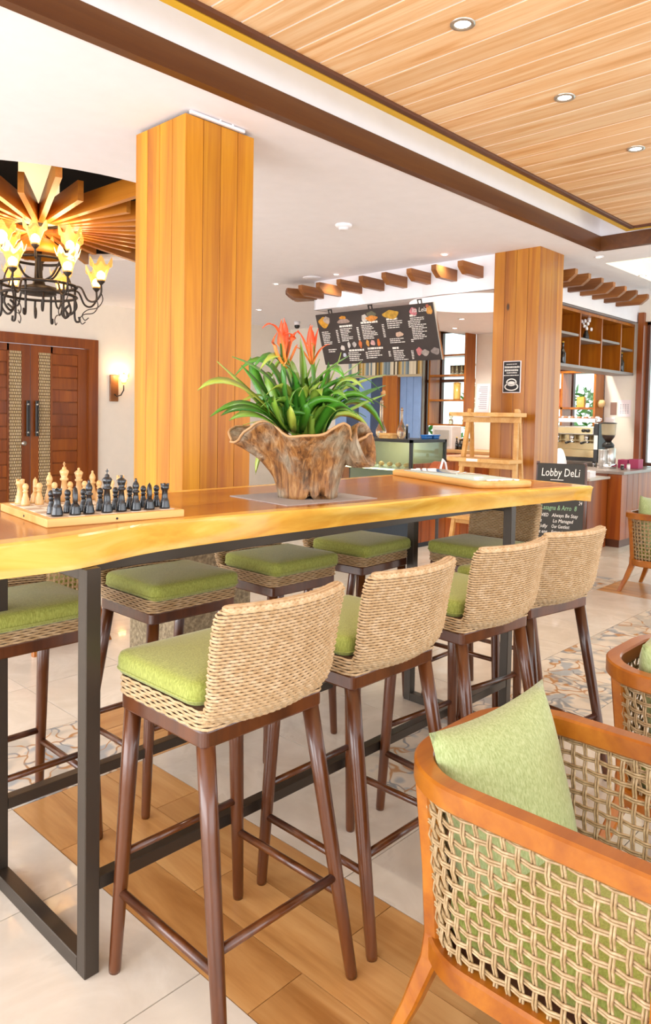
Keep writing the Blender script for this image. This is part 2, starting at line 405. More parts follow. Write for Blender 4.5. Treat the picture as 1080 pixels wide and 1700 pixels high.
# round opening: dark well, hub and radial slats
mb = MB(); n_ = 64
ring = lambda r, z: [(CC.x+r*math.cos(2*PI*k/n_), CC.y+r*math.sin(2*PI*k/n_), z) for k in range(n_)]
mb.loft([ring(CR+.001, ZC+.001), ring(CR+.001, ZC+.06)], cap=False); mb.build('opening_rim', M['white'], ceiling)
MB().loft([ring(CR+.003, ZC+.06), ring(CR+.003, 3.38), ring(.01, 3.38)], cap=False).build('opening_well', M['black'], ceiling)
feature = thing('slat_rosette', 'ring of radial orange wooden slats above the iron chandelier', 'ceiling feature', (CC.x, CC.y, 2.75))
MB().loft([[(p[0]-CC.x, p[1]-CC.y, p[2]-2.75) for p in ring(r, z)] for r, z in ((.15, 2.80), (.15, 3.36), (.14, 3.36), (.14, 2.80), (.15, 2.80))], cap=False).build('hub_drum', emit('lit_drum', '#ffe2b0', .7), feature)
MB().lathe([(.165, .03), (.165, .07), (.155, .07), (.155, .03)], n=32, cap=False).build('hub_ring', M['iron'], feature)
s_long = MB().bb(.18, 1.40, -.02, .02, 0, .135).build('slat', M['slat'], feature); s_short = MB().bb(.18, .96, -.02, .02, 0, .135).build('slat', M['slat'], feature)
for o in (s_long, s_short): o.hide_render = False
NS = 32
for k in range(NS):
    src = s_long if k % 2 == 0 else s_short
    if k < 2: src.rotation_euler = (0, 0, 2*PI*k/NS+.03)
    else: inst(src, 'slat', feature, rot=(0, 0, 2*PI*k/NS+.03))

# ---- walls
def boxes(name, mat, bl, label=None, parent=None):
    mb = MB()
    for b in bl: mb.bb(*b)
    o = mb.build(name, mat, parent)
    return struct(o, label) if parent is None else o
YW = 9.3
boxes('wall_back', M['cream'], [(-5, 3.36, YW, YW+.15, 0, ZC), (5.24, 9.9, YW, YW+.15, 0, ZC), (3.36, 5.24, YW, YW+.15, 2.3, ZC)], 'cream painted rear wall with the double door')
XW = 8.9
boxes('wall_cafe', M['cream'], [(XW, XW+.15, 6.46, YW, 0, ZC), (XW, XW+.15, 4.6, 5.57, 0, ZC), (XW, XW+.15, 3.345, 3.74, 0, ZC),
      (XW, XW+.15, 5.57, 6.46, 2.58, ZC), (XW, XW+.15, 5.57, 6.46, 0, 1.0), (XW, XW+.15, 3.74, 4.6, 1.98, ZC), (XW, XW+.15, 3.74, 4.6, 0, 1.0),
      (XW, XW+.15, -4.2, 3.345, 2.5, ZC)], 'cream painted wall behind the coffee bar with windows')
# window glazing
def window(name, y0, y1, z0, z1, mulls, label, rails=()):
    mb = MB(); t = .035
    for a, b, c, d in ((y0, y0+t, z0, z1), (y1-t, y1, z0, z1), (y0, y1, z0, z0+t), (y0, y1, z1-t, z1)): mb.bb(XW+.06, XW+.12, a, b, c, d)
    for yy in mulls: mb.bb(XW+.06, XW+.12, yy-.02, yy+.02, z0, z1)
    for zz in rails: mb.bb(XW+.055, XW+.125, y0, y1, zz-.02, zz+.02)
    w = struct(mb.build(name, M['trimdark']), label)
    MB().bb(XW+.09, XW+.094, y0+.01, y1-.01, z0+.01, z1-.01).build('pane', M['glass'], w); return w
window('window_1', 5.57, 6.46, 1.0, 2.58, (6.19,), 'tall window with shelves looking onto greenery', (1.86,))
window('window_2', 3.74, 4.6, 1.0, 1.98, (4.19,), 'bright window behind the coffee machine')
w3 = window('window_3', -1.2, 3.28, .05, 2.5, (2.2, 1.0, -.1), 'tall brown-framed glazing at the right edge', (.82,))
struct(MB().bb(XW-.06, XW+.13, 3.28, 3.345, 0, 2.6).build('trim_4', M['doorwood']), 'brown upright frame at the end of the coffee bar wall')
# ---- bulkhead over the cafe
BX, BY, BYE, BZ = 5.87, 3.36, 5.76, 2.49
mb = MB(); hole = circ((6.5, 4.1), .66, 48)
flat_with_holes(BZ, [(BX, BY), (XW, BY), (XW, BYE), (BX, BYE)], [hole], mb)
mb.bb(BX, BX+.02, BY, BYE, BZ, ZC); mb.bb(BX, XW, BY, BY+.02, BZ, ZC); mb.bb(BX, XW, BYE-.02, BYE, BZ, ZC)
h3 = lambda z: [(x, y, z) for x, y in hole]
mb.loft([h3(BZ), h3(2.72)], cap=False); mb.loft([h3(2.72), [(6.5+(x-6.5)*.02, 4.1+(y-4.1)*.02, 2.72) for x, y in hole]], cap=False)
bulk = struct(mb.build('wall_bulkhead', M['white']), 'white dropped bulkhead above the coffee bar')
point_light((6.5, 4.1, 2.62), 9, (1, .95, .85), .25, 'cove_light')
def rafter_mesh(L):
    # local x runs outwards to the chamfered end
    H = .105; W = .055
    prof = [(0, 0), (L-.075, 0), (L-.02, .04), (L, .06), (L, H), (0, H)]
    return MB().loft([[(x, -W/2, z) for x, z in prof], [(x, W/2, z) for x, z in prof]], smooth=False)
rm = rafter_mesh(.36).build('rafter', M['rafter'], bulk)
first = True
def rafter(x, y, a, src=None):
    global first
    if first: rm.location = (x, y, 2.60); rm.rotation_euler = (0, 0, a); first = False; return rm
    return inst(rm, 'rafter', bulk, (x, y, 2.60), (0, 0, a))
for yy in (3.647, 3.927, 4.206, 4.506, 4.794, 5.09, 5.38, 5.64): rafter(BX+.02, yy, PI)
for a in (152, 128, 104): rafter(BX+.03, BYE-.03, R(a))
for px, py in ((988, 443), (1010, 451), (1028, 459), (1048, 466), (1066, 473), (1082, 480), (1098, 487)):
    rafter(pix(px, py, z=2.7).x, BY+.02, -PI/2)
# ---- pillars: a core, a stone plinth and separate planks
def pillar(name, x0, y0, S, ztop, label, mat, plinth):
    p = thing(name, label, 'pillar', (x0+S/2, y0+S/2, 0)); h = S/2
    zb = .82 if plinth else 0
    MB().bb(-h+.018, h-.018, -h+.018, h-.018, zb if plinth else 0, ztop-.02).build('core', M['trimdark'], p)
    nP = 4; w = S/nP
    for f in range(4):
        for k in range(nP):
            c = -h+w*(k+.5); L = ztop-zb
            o = MB().bb(-w/2+.0012, w/2-.0012, -.01, .01, 0, L, .0015).build('plank', mat, p)
            a = f*PI/2; o.rotation_euler = (0, 0, a)
            o.location = (math.cos(a)*c+math.sin(a)*(h-.01), math.sin(a)*c-math.cos(a)*(h-.01), zb)
    if plinth:
        n = NT('pebble_stone'); v = n.coords((1, 1, 1)); f = n.noise(v, 55, 4)
        n.l(n.ramp(f, [(.3, '#5b4c36'), (.5, '#7d6d52'), (.7, '#9c8d70')]), n.b.inputs['Base Color']); n.set(Roughness=.6); n.bump(f, .4, .003)
        MB().bb(-h-.012, h+.012, -h-.012, h+.012, 0, zb, .006).build('stone_plinth', n.m, p)
    return p
p1 = pillar('wooden_pillar', 2.16, 3.012, .437, 2.78, 'honey coloured timber-clad pillar behind the chess table', M['pillar'], True)
mb = MB(); mb.tube([(x, -.05+.03*math.sin(t*.9), 2.79+.02*math.sin(t)) for x, t in [(-.02+.02*q, q*.8) for q in range(10)]], .004, 6)
mb.tube([(.02+.045*math.cos(a*PI/8), -.235, 2.785+.03*math.sin(a*PI/8)) for a in range(0, 9)], .005, 6)
mb.bb(-.2, .14, -.236, -.222, 2.781, 2.795); mb.build('cable', M['paper'], p1)
p2 = pillar('wooden_pillar', 5.84, 3.05, .44, 2.8, 'reddish timber-clad pillar behind the ladder shelf', M['pillar2'], False)
# ---- double door in the rear wall
door = struct(MB().bb(5.10, 5.24, YW-.03, YW+.1, 0, 2.30).bb(3.36, 3.50, YW-.03, YW+.1, 0, 2.30).bb(3.36, 5.24, YW-.031, YW+.1, 2.17, 2.30).build('door_1', M['doorwood']), 'reddish wooden double door with woven vertical strips')
n = NT('woven_strip'); v = n.coords((1, 1, 1), rnd=False); br = n.n('ShaderNodeTexBrick'); br.inputs['Scale'].default_value = 1
mp = n.n('ShaderNodeMapping'); mp.inputs['Rotation'].default_value = (R(90), 0, 0); n.l(v, mp.inputs['Vector']); n.l(mp.outputs[0], br.inputs['Vector'])
br.inputs['Color1'].default_value = lin('#e4d2a8'); br.inputs['Color2'].default_value = lin('#d2bb88'); br.inputs['Mortar'].default_value = lin('#5a3c1e')
br.inputs['Brick Width'].default_value = .022; br.inputs['Row Height'].default_value = .04; br.inputs['Mortar Size'].default_value = .005
n.l(br.outputs['Color'], n.b.inputs['Base Color']); M['woven'] = n.m
for sgn, xa in ((1, 4.304), (-1, 4.304)):
    X = lambda d: xa+sgn*d
    lf = MB().bb(X(.004), X(.11), YW+.01, YW+.05, .01, 2.165).bb(X(.275), X(.30), YW+.01, YW+.05, .01, 2.165).bb(X(.655), X(.795), YW+.01, YW+.05, .01, 2.165) \
        .bb(X(.11), X(.655), YW+.01, YW+.05, 2.075, 2.165).bb(X(.11), X(.655), YW+.01, YW+.05, .01, .14).bb(X(.1), X(.7), YW+.035, YW+.05, .01, 2.1).build('door_leaf', M['doorwood'], door)
    MB().bb(X(.112), X(.273), YW+.02, YW+.034, .14, 2.075).build('woven_strip', M['woven'], lf)
    z = .15
    while z < 2.06:
        MB().bb(X(.30), X(.655), YW+.018, YW+.034, z, min(z+.148, 2.072), .003).build('panel', M['doorwood'], lf); z += .162
    xh = X(.072 if sgn > 0 else .047)
    hd = MB().bb(xh-.02, xh+.02, YW-.04, YW-.015, .99, 1.45, .004).build('handle', M['blackplastic'], lf)
    MB().cyl((xh, YW+.012, 1.04), (xh, YW-.045, 1.04), .012).cyl((xh, YW+.012, 1.40), (xh, YW-.045, 1.40), .012).build('stud', M['steel'], lf)
MB().cyl((4.22, YW+.012, .90), (4.22, YW-.005, .90), .03).build('lock', M['steel'], door)
# ---- downlights and detector
def downlight(x, y, z, label, r=.045, ringmat='chrome', power=30, group='recessed ceiling downlights'):
    d = thing('recessed_downlight', label, 'downlight', (x, y, z), 0, group)
    MB().lathe([(r*.62, -.001), (r*.7, -.008), (r, -.006), (r, .0)], n=24, cap=False).build('ring', M[ringmat], d)
    MB().lathe([(r*.64, -.003), (r*.3, -.004)], n=20).build('lens', M['downlight'], d)
    spot_light((0, 0, -.02), power, parent=d)
    return d
for (x, y), t in zip(((2.55, 1.70), (3.45, 1.70), (4.36, 1.70)), ('nearest', 'middle', 'farthest')):
    downlight(x, y, bz+.004, t+' of three grey-ringed downlights in the wood ceiling', .05, 'steel')
wl = [((458, 471), 'left of the ceiling speaker, before the rafters'), ((558, 455), 'above the left rafters, right of the ceiling speaker'), ((738, 422), 'above the rafters just left of the reddish pillar'), ((994, 426), 'right of the reddish pillar below the fascia corner'), ((1066, 457), 'at the right edge above the right rafters')]
for (px, py), t in wl:
    q = pix(px, py, z=ZC); downlight(q.x, q.y, ZC, 'small white downlight '+t, .04, 'paper', 12)
q = pix(766, 529, z=BZ); downlight(q.x, q.y, BZ, 'small downlight under the bulkhead beside the menu board', .05, 'paper', 75)
for x, y, t in ((7.3, 3.9, 'hidden behind the reddish pillar'), (8.25, 3.9, 'over the coffee machine'), (8.1, 5.4, 'over the back counter')): downlight(x, y, BZ, 'small downlight under the bulkhead '+t, .05, 'paper', 75)  # extra downlights added to brighten the coffee bar
q = pix(430, 514, z=ZC); downlight(q.x, q.y, ZC, 'small downlight farthest left by the honey pillar', .05, 'paper')
q = pix(570, 373, z=ZC); d = thing('smoke_detector', 'round white detector disc on the plain ceiling', 'detector', q)
MB().lathe([(.065, 0), (.065, -.012), (.05, -.022)], n=28).build('base', M['white'], d); MB().lathe([(.04, -.022), (.036, -.04), (.02, -.042)], n=24).build('sensor', M['paper'], d)
q = pix(518, 461, z=ZC); d = thing('ceiling_speaker', 'flat round white ceiling speaker near the left rafters', 'speaker', q)
MB().lathe([(.1, 0), (.1, -.006), (.09, -.009)], n=32).build('rim', M['white'], d); MB().lathe([(.088, -.007), (.05, -.012)], n=32).build('grille', M['paper'], d)
q = pix(493, 534, z=ZC); d = thing('dome_camera', 'small dark dome camera hanging above the cream wall', 'camera', q)
MB().lathe([(.05, 0), (.05, -.05), (.03, -.06)], n=20).build('base', M['paper'], d); MB().ball((0, 0, -.07), .045).build('dome', M['blackplastic'], d)
# ---- wall lamp by the door
sc = thing('wall_sconce', 'small glowing tulip wall lamp right of the double door', 'lamp', (5.49, YW, 1.47))
MB().bb(-.065, .065, -.03, 0, 0, .37, .006).build('backplate', M['rafter'], sc)
MB().tube([(.0, -.03, .1), (.02, -.06, .07), (.06, -.1, .09), (.09, -.12, .16), (.09, -.12, .23)], .009, 8).build('arm', M['iron'], sc)
def tulip(r=.06, h=.13, n=30):
    rings = []
    for t in (0, .15, .4, .7, .88, 1):
        rr = r*(.35+.5*t+.45*max(0, t-.55)); rings.append([])
        for k in range(n):
            a = 2*PI*k/n; w = 1+.12*max(0, t-.5)*math.cos(6*a); rings[-1].append((rr*w*math.cos(a), rr*w*math.sin(a), h*t+.035*max(0, t-.7)/.3*math.cos(6*a)))
    return MB().loft(rings, cap=False)
o = tulip(.075, .13).build('glass_shade', M['amber'], sc); o.location = (.09, -.12, .24)
o = MB().ball((0, 0, 0), .03).build('bulb', M['bulb'], sc); o.location = (.09, -.12, .3)
point_light((.09, -.12, .34), 5, (1, .72, .4), .05, 'sconce_light', sc)
# ================================================================== TABLE
TZ0, TZ1 = .97, 1.04
table = thing('bar_table', 'long live-edge wooden bar table on a dark steel frame', 'table', (1.8, 1.85, 0))
tx, ty = 1.8, 1.85
near_b = [(.15, 1.56), (.40, 1.565), (.656, 1.56), (.83, 1.55), (1.07, 1.61), (1.44, 1.615), (1.95, 1.595), (2.39, 1.55), (2.95, 1.485), (3.24, 1.44)]
near_t = [(.15, 1.575), (.40, 1.58), (.663, 1.585), (.85, 1.595), (1.09, 1.645), (1.43, 1.62), (1.86, 1.55), (2.35, 1.53), (2.85, 1.445), (3.19, 1.375)]
def spl(pts, n=6):
    out = []
    for i in range(len(pts)-1):
        p0, p1, p2, p3 = (Vector(pts[max(i-1, 0)]), Vector(pts[i]), Vector(pts[i+1]), Vector(pts[min(i+2, len(pts)-1)]))
        for k in range(n):
            t = k/n; out.append(.5*((2*p1)+(p2-p0)*t+(2*p0-5*p1+4*p2-p3)*t*t+(3*p1-p0-3*p2+p3)*t**3))
    return out+[Vector(pts[-1])]
end = [(3.26, 1.47), (3.285, 1.64), (3.285, 1.88), (3.25, 2.12), (3.20, 2.275)]
far = [(2.91, 2.30), (2.55, 2.29), (1.96, 2.275), (1.54, 2.287), (1.0, 2.30), (.5, 2.29), (.15, 2.29)]
rest_ = spl([near_t[-1]]+end+far, 5)[1:]
top = spl(near_t)+rest_; bot = spl(near_b)+[Vector((p.x-.004, p.y-.01)) for p in rest_]
cen = Vector((1.75, 1.93))
def inset(poly, d):
    out = []; n = len(poly)
    for i, p in enumerate(poly):
        t = (poly[(i+1) % n]-poly[i-1]); nn = Vector((-t.y, t.x)).normalized()
        out.append(p+nn*d)
    return out
def curve(pts):
    P = spl(pts, 8)
    def f(x):
        for a, b in zip(P, P[1:]):
            if x <= b.x: t = (x-a.x)/(b.x-a.x) if b.x != a.x else 0; return a.y+(b.y-a.y)*max(0, t)
        return P[-1].y
    return f
cnt, cnb = curve(near_t), curve(near_b); cfar = curve([(.15, 2.29), (.5, 2.29), (1.0, 2.30), (1.54, 2.287), (1.96, 2.275), (2.55, 2.29), (2.91, 2.30), (3.3, 2.28)])
xend = lambda v: 3.19+.095*math.sin(PI*min(1, v*1.15)*.5)**.7-.085*max(0, v-.55)/.45
us = [0, .01, .03]+[.03+.94*k/70 for k in range(1, 71)]+[.985, .995, 1.0]; vs_ = [0, .008, .05, .09, .14, .25, .4, .55, .7, .8, .88, .93, .965, .992, 1.0]
def tp(u, v, near=cnt):
    x = .15+(xend(v)-.15)*u; a = near(x); b_ = cfar(x); return x, a+(b_-a)*v
nu, nv_ = len(us), len(vs_); mb = MB(); V = []; sapv = []
for u in us:
    for v in vs_:
        x, y = tp(u, v); rim = v in (0, 1.0) or u in (0, 1.0); V.append((x-tx, y-ty, TZ1-(.005 if rim else 0)))
        d = min(y-cnt(x), cfar(x)-y, xend(v)-x); sapv.append(max(0, min(1, 1.1-d/.085)))
Fq = [(i*nv_+j, (i+1)*nv_+j, (i+1)*nv_+j+1, i*nv_+j+1) for i in range(nu-1) for j in range(nv_-1)]
mb.add(V, Fq, False)
per = [(u, 0) for u in us]+[(1, v) for v in vs_[1:]]+[(u, 1) for u in us[::-1][1:]]+[(0, v) for v in vs_[::-1][1:-1]]
def side_ring(z, k, dy):
    out = []
    for u, v in per:
        x, y = tp(u, v); xb, yb = tp(u, v, cnb); kk = k if v == 0 else 0
        out.append((x-tx-(.012*k if u == 1 else 0), y+(yb-y)*kk-ty-(.01*k if v == 1 else 0), z))
    return out
rings = [side_ring(TZ0, 1, 0), side_ring(TZ0+.02, .95, 0), side_ring(TZ0+.04, .5, 0), side_ring(TZ1-.012, .05, 0), side_ring(TZ1-.005, 0, 0)]
mb.loft(rings, cap=False, smooth=True); sapv += [1.0]*(len(per)*len(rings))
V2 = [(x-tx, y-ty, TZ0) for u in us for v in vs_ for x, y in [tp(u, v, cnb)]]; mb.add(V2, [f[::-1] for f in Fq], False); sapv += [1.0]*len(V2)
tt = mb.build('tabletop', None, table)
sap = tt.data.attributes.new('sapwood', 'FLOAT', 'POINT'); sap.data.foreach_set('value', sapv)
n = NT('tabletop_wood'); v = n.coords((.05, 1, 1), rnd=False); f = n.noise(v, 9, 5, .6, 1.0); fine = n.noise(v, 70, 3)
ad = n.n('ShaderNodeMath', operation='MULTIPLY_ADD'); n.l(fine, ad.inputs[0]); ad.inputs[1].default_value = .2; n.l(f, ad.inputs[2])
heart = n.ramp(ad.outputs[0], [(.40, '#662f02'), (.52, '#924c06'), (.64, '#aa660c'), (.8, '#c6861c')])
v2 = n.coords((.6, 1, 2.5), rnd=False); f2 = n.noise(v2, 5, 5, .6, .8); sapc = n.ramp(f2, [(.3, '#c98f35'), (.5, '#dba848'), (.7, '#e9c069')])
at = n.n('ShaderNodeAttribute'); at.attribute_name = 'sapwood'
a2 = n.n('ShaderNodeMath', operation='MULTIPLY_ADD'); n.l(f2, a2.inputs[0]); a2.inputs[1].default_value = .5; a2.inputs[2].default_value = -.25
a3 = n.n('ShaderNodeMath', operation='ADD'); n.l(at.outputs['Fac'], a3.inputs[0]); n.l(a2.outputs[0], a3.inputs[1])
sm = n.ramp(a3.outputs[0], [(.4, '#000000'), (.55, '#ffffff')])
n.l(n.mix(sm, heart, sapc), n.b.inputs['Base Color']); n.set(Roughness=.2, Coat_Weight=.12, Coat_Roughness=.06, Specular_IOR_Level=.32); tt.data.materials.append(n.m)
LW = .038
for fx in (.84, 2.76):
    for y in (1.535, 2.035): MB().bb(fx-tx, fx+LW-tx, y-ty, y+LW-ty, 0, TZ0-.001, .002).build('leg', M['frame'], table)
    MB().bb(fx-tx, fx+LW-tx, 1.573-ty, 2.035-ty, 0, LW, .002).build('bottom_bar', M['frame'], table)
    MB().bb(fx-tx, fx+LW-tx, 1.573-ty, 2.035-ty, TZ0-.03, TZ0-.001, .002).build('top_bar', M['frame'], table)
for y in (1.537, 2.037):
    MB().bb(.878-tx, 2.76-tx, y-ty, y+.034-ty, .20, .232, .002).build('stretcher', M['frame'], table)
    yr = y+(.09 if y < 1.8 else -.02); MB().bb(.878-tx, 2.76-tx, yr-ty, yr+.034-ty, TZ0-.03, TZ0-.001, .001).build('top_rail', M['frame'], table)

# ================================================================== CHESS
CB = Vector((.843, 1.735)); ca = R(-7.0); CS = .38; TH = .021
cb = thing('chess_board', 'pale wooden chess board on the near end of the bar table', 'chess board', (CB.x, CB.y, TZ1), ca)
MB().bb(0, CS, 0, CS, 0, TH, .002).build('board', M['light_wood'], cb)
M['sq_l'] = plain('light_square', '#e6ddcf', .5); M['sq_d'] = plain('dark_square', '#b4a18c', .5)
sq = (CS-.04)/8
sqd = {0: MB().bb(-sq/2, sq/2, -sq/2, sq/2, 0, .0012), 1: MB().bb(-sq/2, sq/2, -sq/2, sq/2, 0, .0012)}
sqm = [sqd[k].build('square', M['sq_l' if k else 'sq_d'], cb) for k in (0, 1)]; used = [False, False]
for i in range(8):
    for j in range(8):
        k = (i+j) % 2; loc = (.02+(i+.5)*sq, .02+(j+.5)*sq, TH)
        if not used[k]: sqm[k].location = loc; used[k] = True
        else: inst(sqm[k], 'square', cb, loc)
MB().cyl((CS*.48, -.0015, TH*.5), (CS*.48, .002, TH*.5), .003).cyl((-.0015, CS*.45, TH*.5), (.002, CS*.45, TH*.5), .003).build('pin', M['blackplastic'], cb)
M['chess_b'] = plain('black_lacquer_wood', '#1b1d20', .25, coat=.4); M['chess_w'] = wood('boxwood', '#c99552', '#d8a967', '#e6c088', 'z', 30, .35, .2, .3, vary=.05)
base = [(.0, 0), (.0165, 0), (.0168, .005), (.0150, .009), (.0155, .012), (.0135, .016), (.0140, .020), (.011, .024)]
def chess_piece(kind):
    mb = MB(); sc = 1
    if kind == 'pawn': p = [(r*.82, z*.9) for r, z in base]+[(.0075, .028), (.006, .034), (.0085, .036), (.0085, .038), (.0055, .04), (.0085, .044), (.0095, .049), (.008, .054), (.004, .0575), (.0, .058)]
    elif kind == 'rook': p = base+[(.0095, .032), (.009, .046), (.0115, .05), (.013, .053), (.013, .062), (.0095, .062), (.009, .058), (0, .058)]
    elif kind == 'knight': p = base+[(.0085, .027), (.0065, .03), (0, .03)]
    elif kind == 'bishop': p = base+[(.0088, .034), (.0068, .044), (.0115, .047), (.0115, .05), (.007, .052), (.0095, .058), (.0105, .063), (.0085, .069), (.004, .075), (.0032, .077), (.004, .079), (.0025, .082), (0, .0825)]
    elif kind == 'queen': p = base+[(.0098, .036), (.0075, .052), (.0125, .055), (.0125, .059), (.0085, .061), (.0115, .07), (.0145, .078), (.0125, .08), (.008, .083), (.0035, .085), (.0045, .088), (.003, .091), (0, .0915)]
    else: p = base+[(.0105, .038), (.008, .056), (.0135, .059), (.0135, .063), (.009, .066), (.0125, .075), (.015, .082), (.012, .086), (.0065, .089), (.007, .092), (.005, .095), (0, .096)]
    mb.lathe(p, n=20, cap=False)
    if kind == 'rook':
        for k in range(5): a = 2*PI*k/5; mb.box((.0112*math.cos(a), .0112*math.sin(a), .0635), (.004, .008, .004), (0, 0, a))
    if kind == 'knight':
        # horse head: profile extruded in x with rounded rim
        pr = [(-.008, .026), (.009, .026), (.0095, .034), (.006, .04), (.004, .044), (.010, .043), (.0155, .041), (.0165, .046), (.011, .054), (.005, .061), (.0005, .066), (-.0035, .0635), (-.008, .056), (-.0105, .045), (-.0105, .035)]
        for w0, w1, s in ((-.0052, .0052, 1),):
            ring = lambda w, k: [(w, .0+(y-.0)*k, .045+(z-.045)*k) for y, z in pr]
            mb.loft([ring(-.0065, .72), ring(-.0048, .95), ring(-.002, 1), ring(.002, 1), ring(.0048, .95), ring(.0065, .72)])
        mb.tube([(0, .0, .0655), (0, -.002, .0695)], [.0025, .0008], 6)
    if kind == 'king': mb.box((0, 0, .102), (.003, .003, .013)).box((0, 0, .103), (.008, .003, .003))
    return mb
protos = {}
ca_m = Matrix.Rotation(ca, 2)
order = ['rook', 'knight', 'bishop', 'king', 'queen', 'bishop', 'knight', 'rook']
side = ['at the left end', 'second from the left', 'third from the left', '', '', 'third from the right', 'second from the right', 'at the right end']
def put(kind, colour, i, j, label, rz):
    key = (kind, colour); q = ca_m @ Vector((.02+(i+.5)*sq+random.uniform(-.003, .003), .02+(j+.5)*sq+random.uniform(-.003, .003)))
    mat = M['chess_b' if colour == 'black' else 'chess_w']
    if key not in protos:
        o = chess_piece(kind).build('chess_'+kind, mat); protos[key] = o
    else:
        o = protos[key].copy(); COL.objects.link(o)
    o.location = (CB.x+q.x, CB.y+q.y, TZ1+TH+.0012); o.rotation_euler = (0, 0, rz+random.uniform(-.3, .3)); o.scale = (.88, .88, 1.07)
    tag(o, label, 'chess piece', colour+' chess pieces')
ordn = ['first', 'second', 'third', 'fourth', 'fifth', 'sixth', 'seventh', 'eighth']
for i in range(8):
    k = order[i]; nm = k+' of the black back row' + (', '+side[i] if side[i] else '')
    put(k, 'black', i, 0, 'black chess '+nm, ca)
    put('pawn', 'black', i, 1, 'black chess pawn behind the black back row, %s from the left' % ordn[i], 0)
    nm = k+' of the pale back row' + (', '+side[i] if side[i] else '')
    put(k, 'white', i, 7, 'pale wooden chess '+nm, PI+ca)
    put('pawn', 'white', i, 6, 'pale wooden chess pawn in the pale pawn row, %s from the left' % ordn[i], 0)

# ================================================================== BAR STOOLS
def weave_rows(loopf, zs, npts, amp, r, par_pitch, mb, nside=4):
    for q, z in enumerate(zs):
        lp = loopf(z); # list of (point, outward normal)
        N = len(lp); pts = []
        for i, (p, nn) in enumerate(lp):
            pts.append(p+nn*(amp*math.sin(2*PI*i*par_pitch/N+PI*q)))
        mb.tube(pts, r, nside, closed=True)
def loop_from_poly(poly, N):
    P = [Vector(p) for p in poly]; n = len(P); seg = [(P[(i+1) % n]-P[i]).length for i in range(n)]; tot = sum(seg); out = []
    i = 0; acc = 0
    for k in range(N):
        d = tot*k/N
        while acc+seg[i] < d: acc += seg[i]; i += 1
        t = (d-acc)/seg[i] if seg[i] > 0 else 0
        out.append(P[i].lerp(P[(i+1) % n], t))
    return out, tot
def make_stool():
    s = thing('bar_stool', 'x', 'bar stool')
    ap = rrect(.177, .160, .014, 4)
    MB().loft([[(x*k, y*k+.004, z) for x, y in ap] for z, k in ((.635, .985), (.639, 1), (.668, 1), (.672, .99))], smooth=False).build('apron', M['stoolwood'], s)
    feet = {(-1, 1): (-.190, .160), (1, 1): (.190, .160), (-1, -1): (-.195, -.252), (1, -1): (.195, -.252)}
    topc = lambda sx, sy: Vector((sx*.155, sy*.138+.004, .645))
    legp = {}
    for (sx, sy), (fx, fy) in feet.items():
        a = topc(sx, sy); b = Vector((fx, fy, .0)); legp[(sx, sy)] = (a, b)
        pts = [a.lerp(b, t) for t in (0, .3, .6, .985, 1)]
        MB().tube(pts, [.0205, .0195, .0175, .0145, .013], 14).build('leg', M['stoolwood'], s)
    def at(sx, sy, z): a, b = legp[(sx, sy)]; return a.lerp(b, (a.z-z)/(a.z-b.z))
    for A, B, z, r in (((-1, 1), (-1, -1), .195, .0105), ((1, 1), (1, -1), .195, .0105), ((-1, 1), (1, 1), .285, .0095), ((-1, -1), (1, -1), .235, .0105)):
        MB().cyl(at(*A, z), at(*B, z), r, n=10).build('stretcher', M['stoolwood'], s)
    # woven seat band
    sp = rrect(.182, .166, .03, 5); core = MB().loft([[(x*k, y*k, z) for x, y in rrect(.178, .162, .03, 5)] for z, k in ((.672, .98), (.68, 1), (.712, 1), (.716, .97))])
    w = core.build('woven_seat', M['rattan_core'], s)
    lp, tot = loop_from_poly([(x, y, 0) for x, y in sp], 132)
    mb = MB()
    for q in range(6):
        z = .6765+q*.0074; pts = []
        for i, p in enumerate(lp):
            nn = Vector((p.x/.178**2, p.y/.158**2, 0)).normalized()
            pts.append(Vector((p.x, p.y+.004, z))+nn*(.0022*math.sin(2*PI*i*33/132+PI*q)))
        mb.tube(pts, .0031, 4, closed=True)
    o = mb.build('seat_weave', M['rattan'], w); o['kind'] = 'stuff'
    # cushion
    cu = pad(.182, .163, .712, .768, .035, .010, .016, c=(0, .028)); c = cu.build('cushion', M['green'], s)
    pp = [(x, y+.028, .728) for x, y in rrect(.1825, .1635, .035, 6)]; MB().tube(pp, .0022, 5, closed=True).build('piping', M['green'], c)
    # backrest: thick curved shell, woven
    prof = [(.674, -.128, .166), (.690, -.150, .174), (.712, -.166, .178), (.745, -.178, .180), (.80, -.187, .183), (.86, -.197, .185), (.910, -.208, .186), (.928, -.212, .183), (.938, -.2145, .172)]
    def lerp_prof(z):
        for a, b in zip(prof, prof[1:]):
            if z <= b[0]: t = (z-a[0])/(b[0]-a[0]); return a[1]+(b[1]-a[1])*t, a[2]+(b[2]-a[2])*t
        return prof[-1][1:]
    def section(z, grow=0):
        y, hw = lerp_prof(z); th = (.017 if z > .7 else .014)+grow; hw += grow; out = []
        bow = lambda x: .012-.044*(1-(x/.18)**2)
        N = 15
        for k in range(N+1):
            x = -hw+th+(2*hw-2*th)*k/N; out.append((x, y+bow(x)-th, z))
        for k in range(1, 6): a = R(-90+180*k/6); out.append((hw-th+th*math.cos(a), y+bow(hw-th)+th*math.sin(a), z))
        for k in range(N+1):
            x = hw-th-(2*hw-2*th)*k/N; out.append((x, y+bow(x)+th, z))
        for k in range(1, 6): a = R(90+180*k/6); out.append((-hw+th+th*math.cos(a), y+bow(-hw+th)+th*math.sin(a), z))
        return out
    zs = [.676, .69, .71, .74, .78, .82, .86, .90, .922, .931]
    rings = [section(z, -.001) for z in zs]; rings.append([(p[0]*.96, p[1]*.6+.4*lerp_prof(.93)[0], .934) for p in section(.934)])
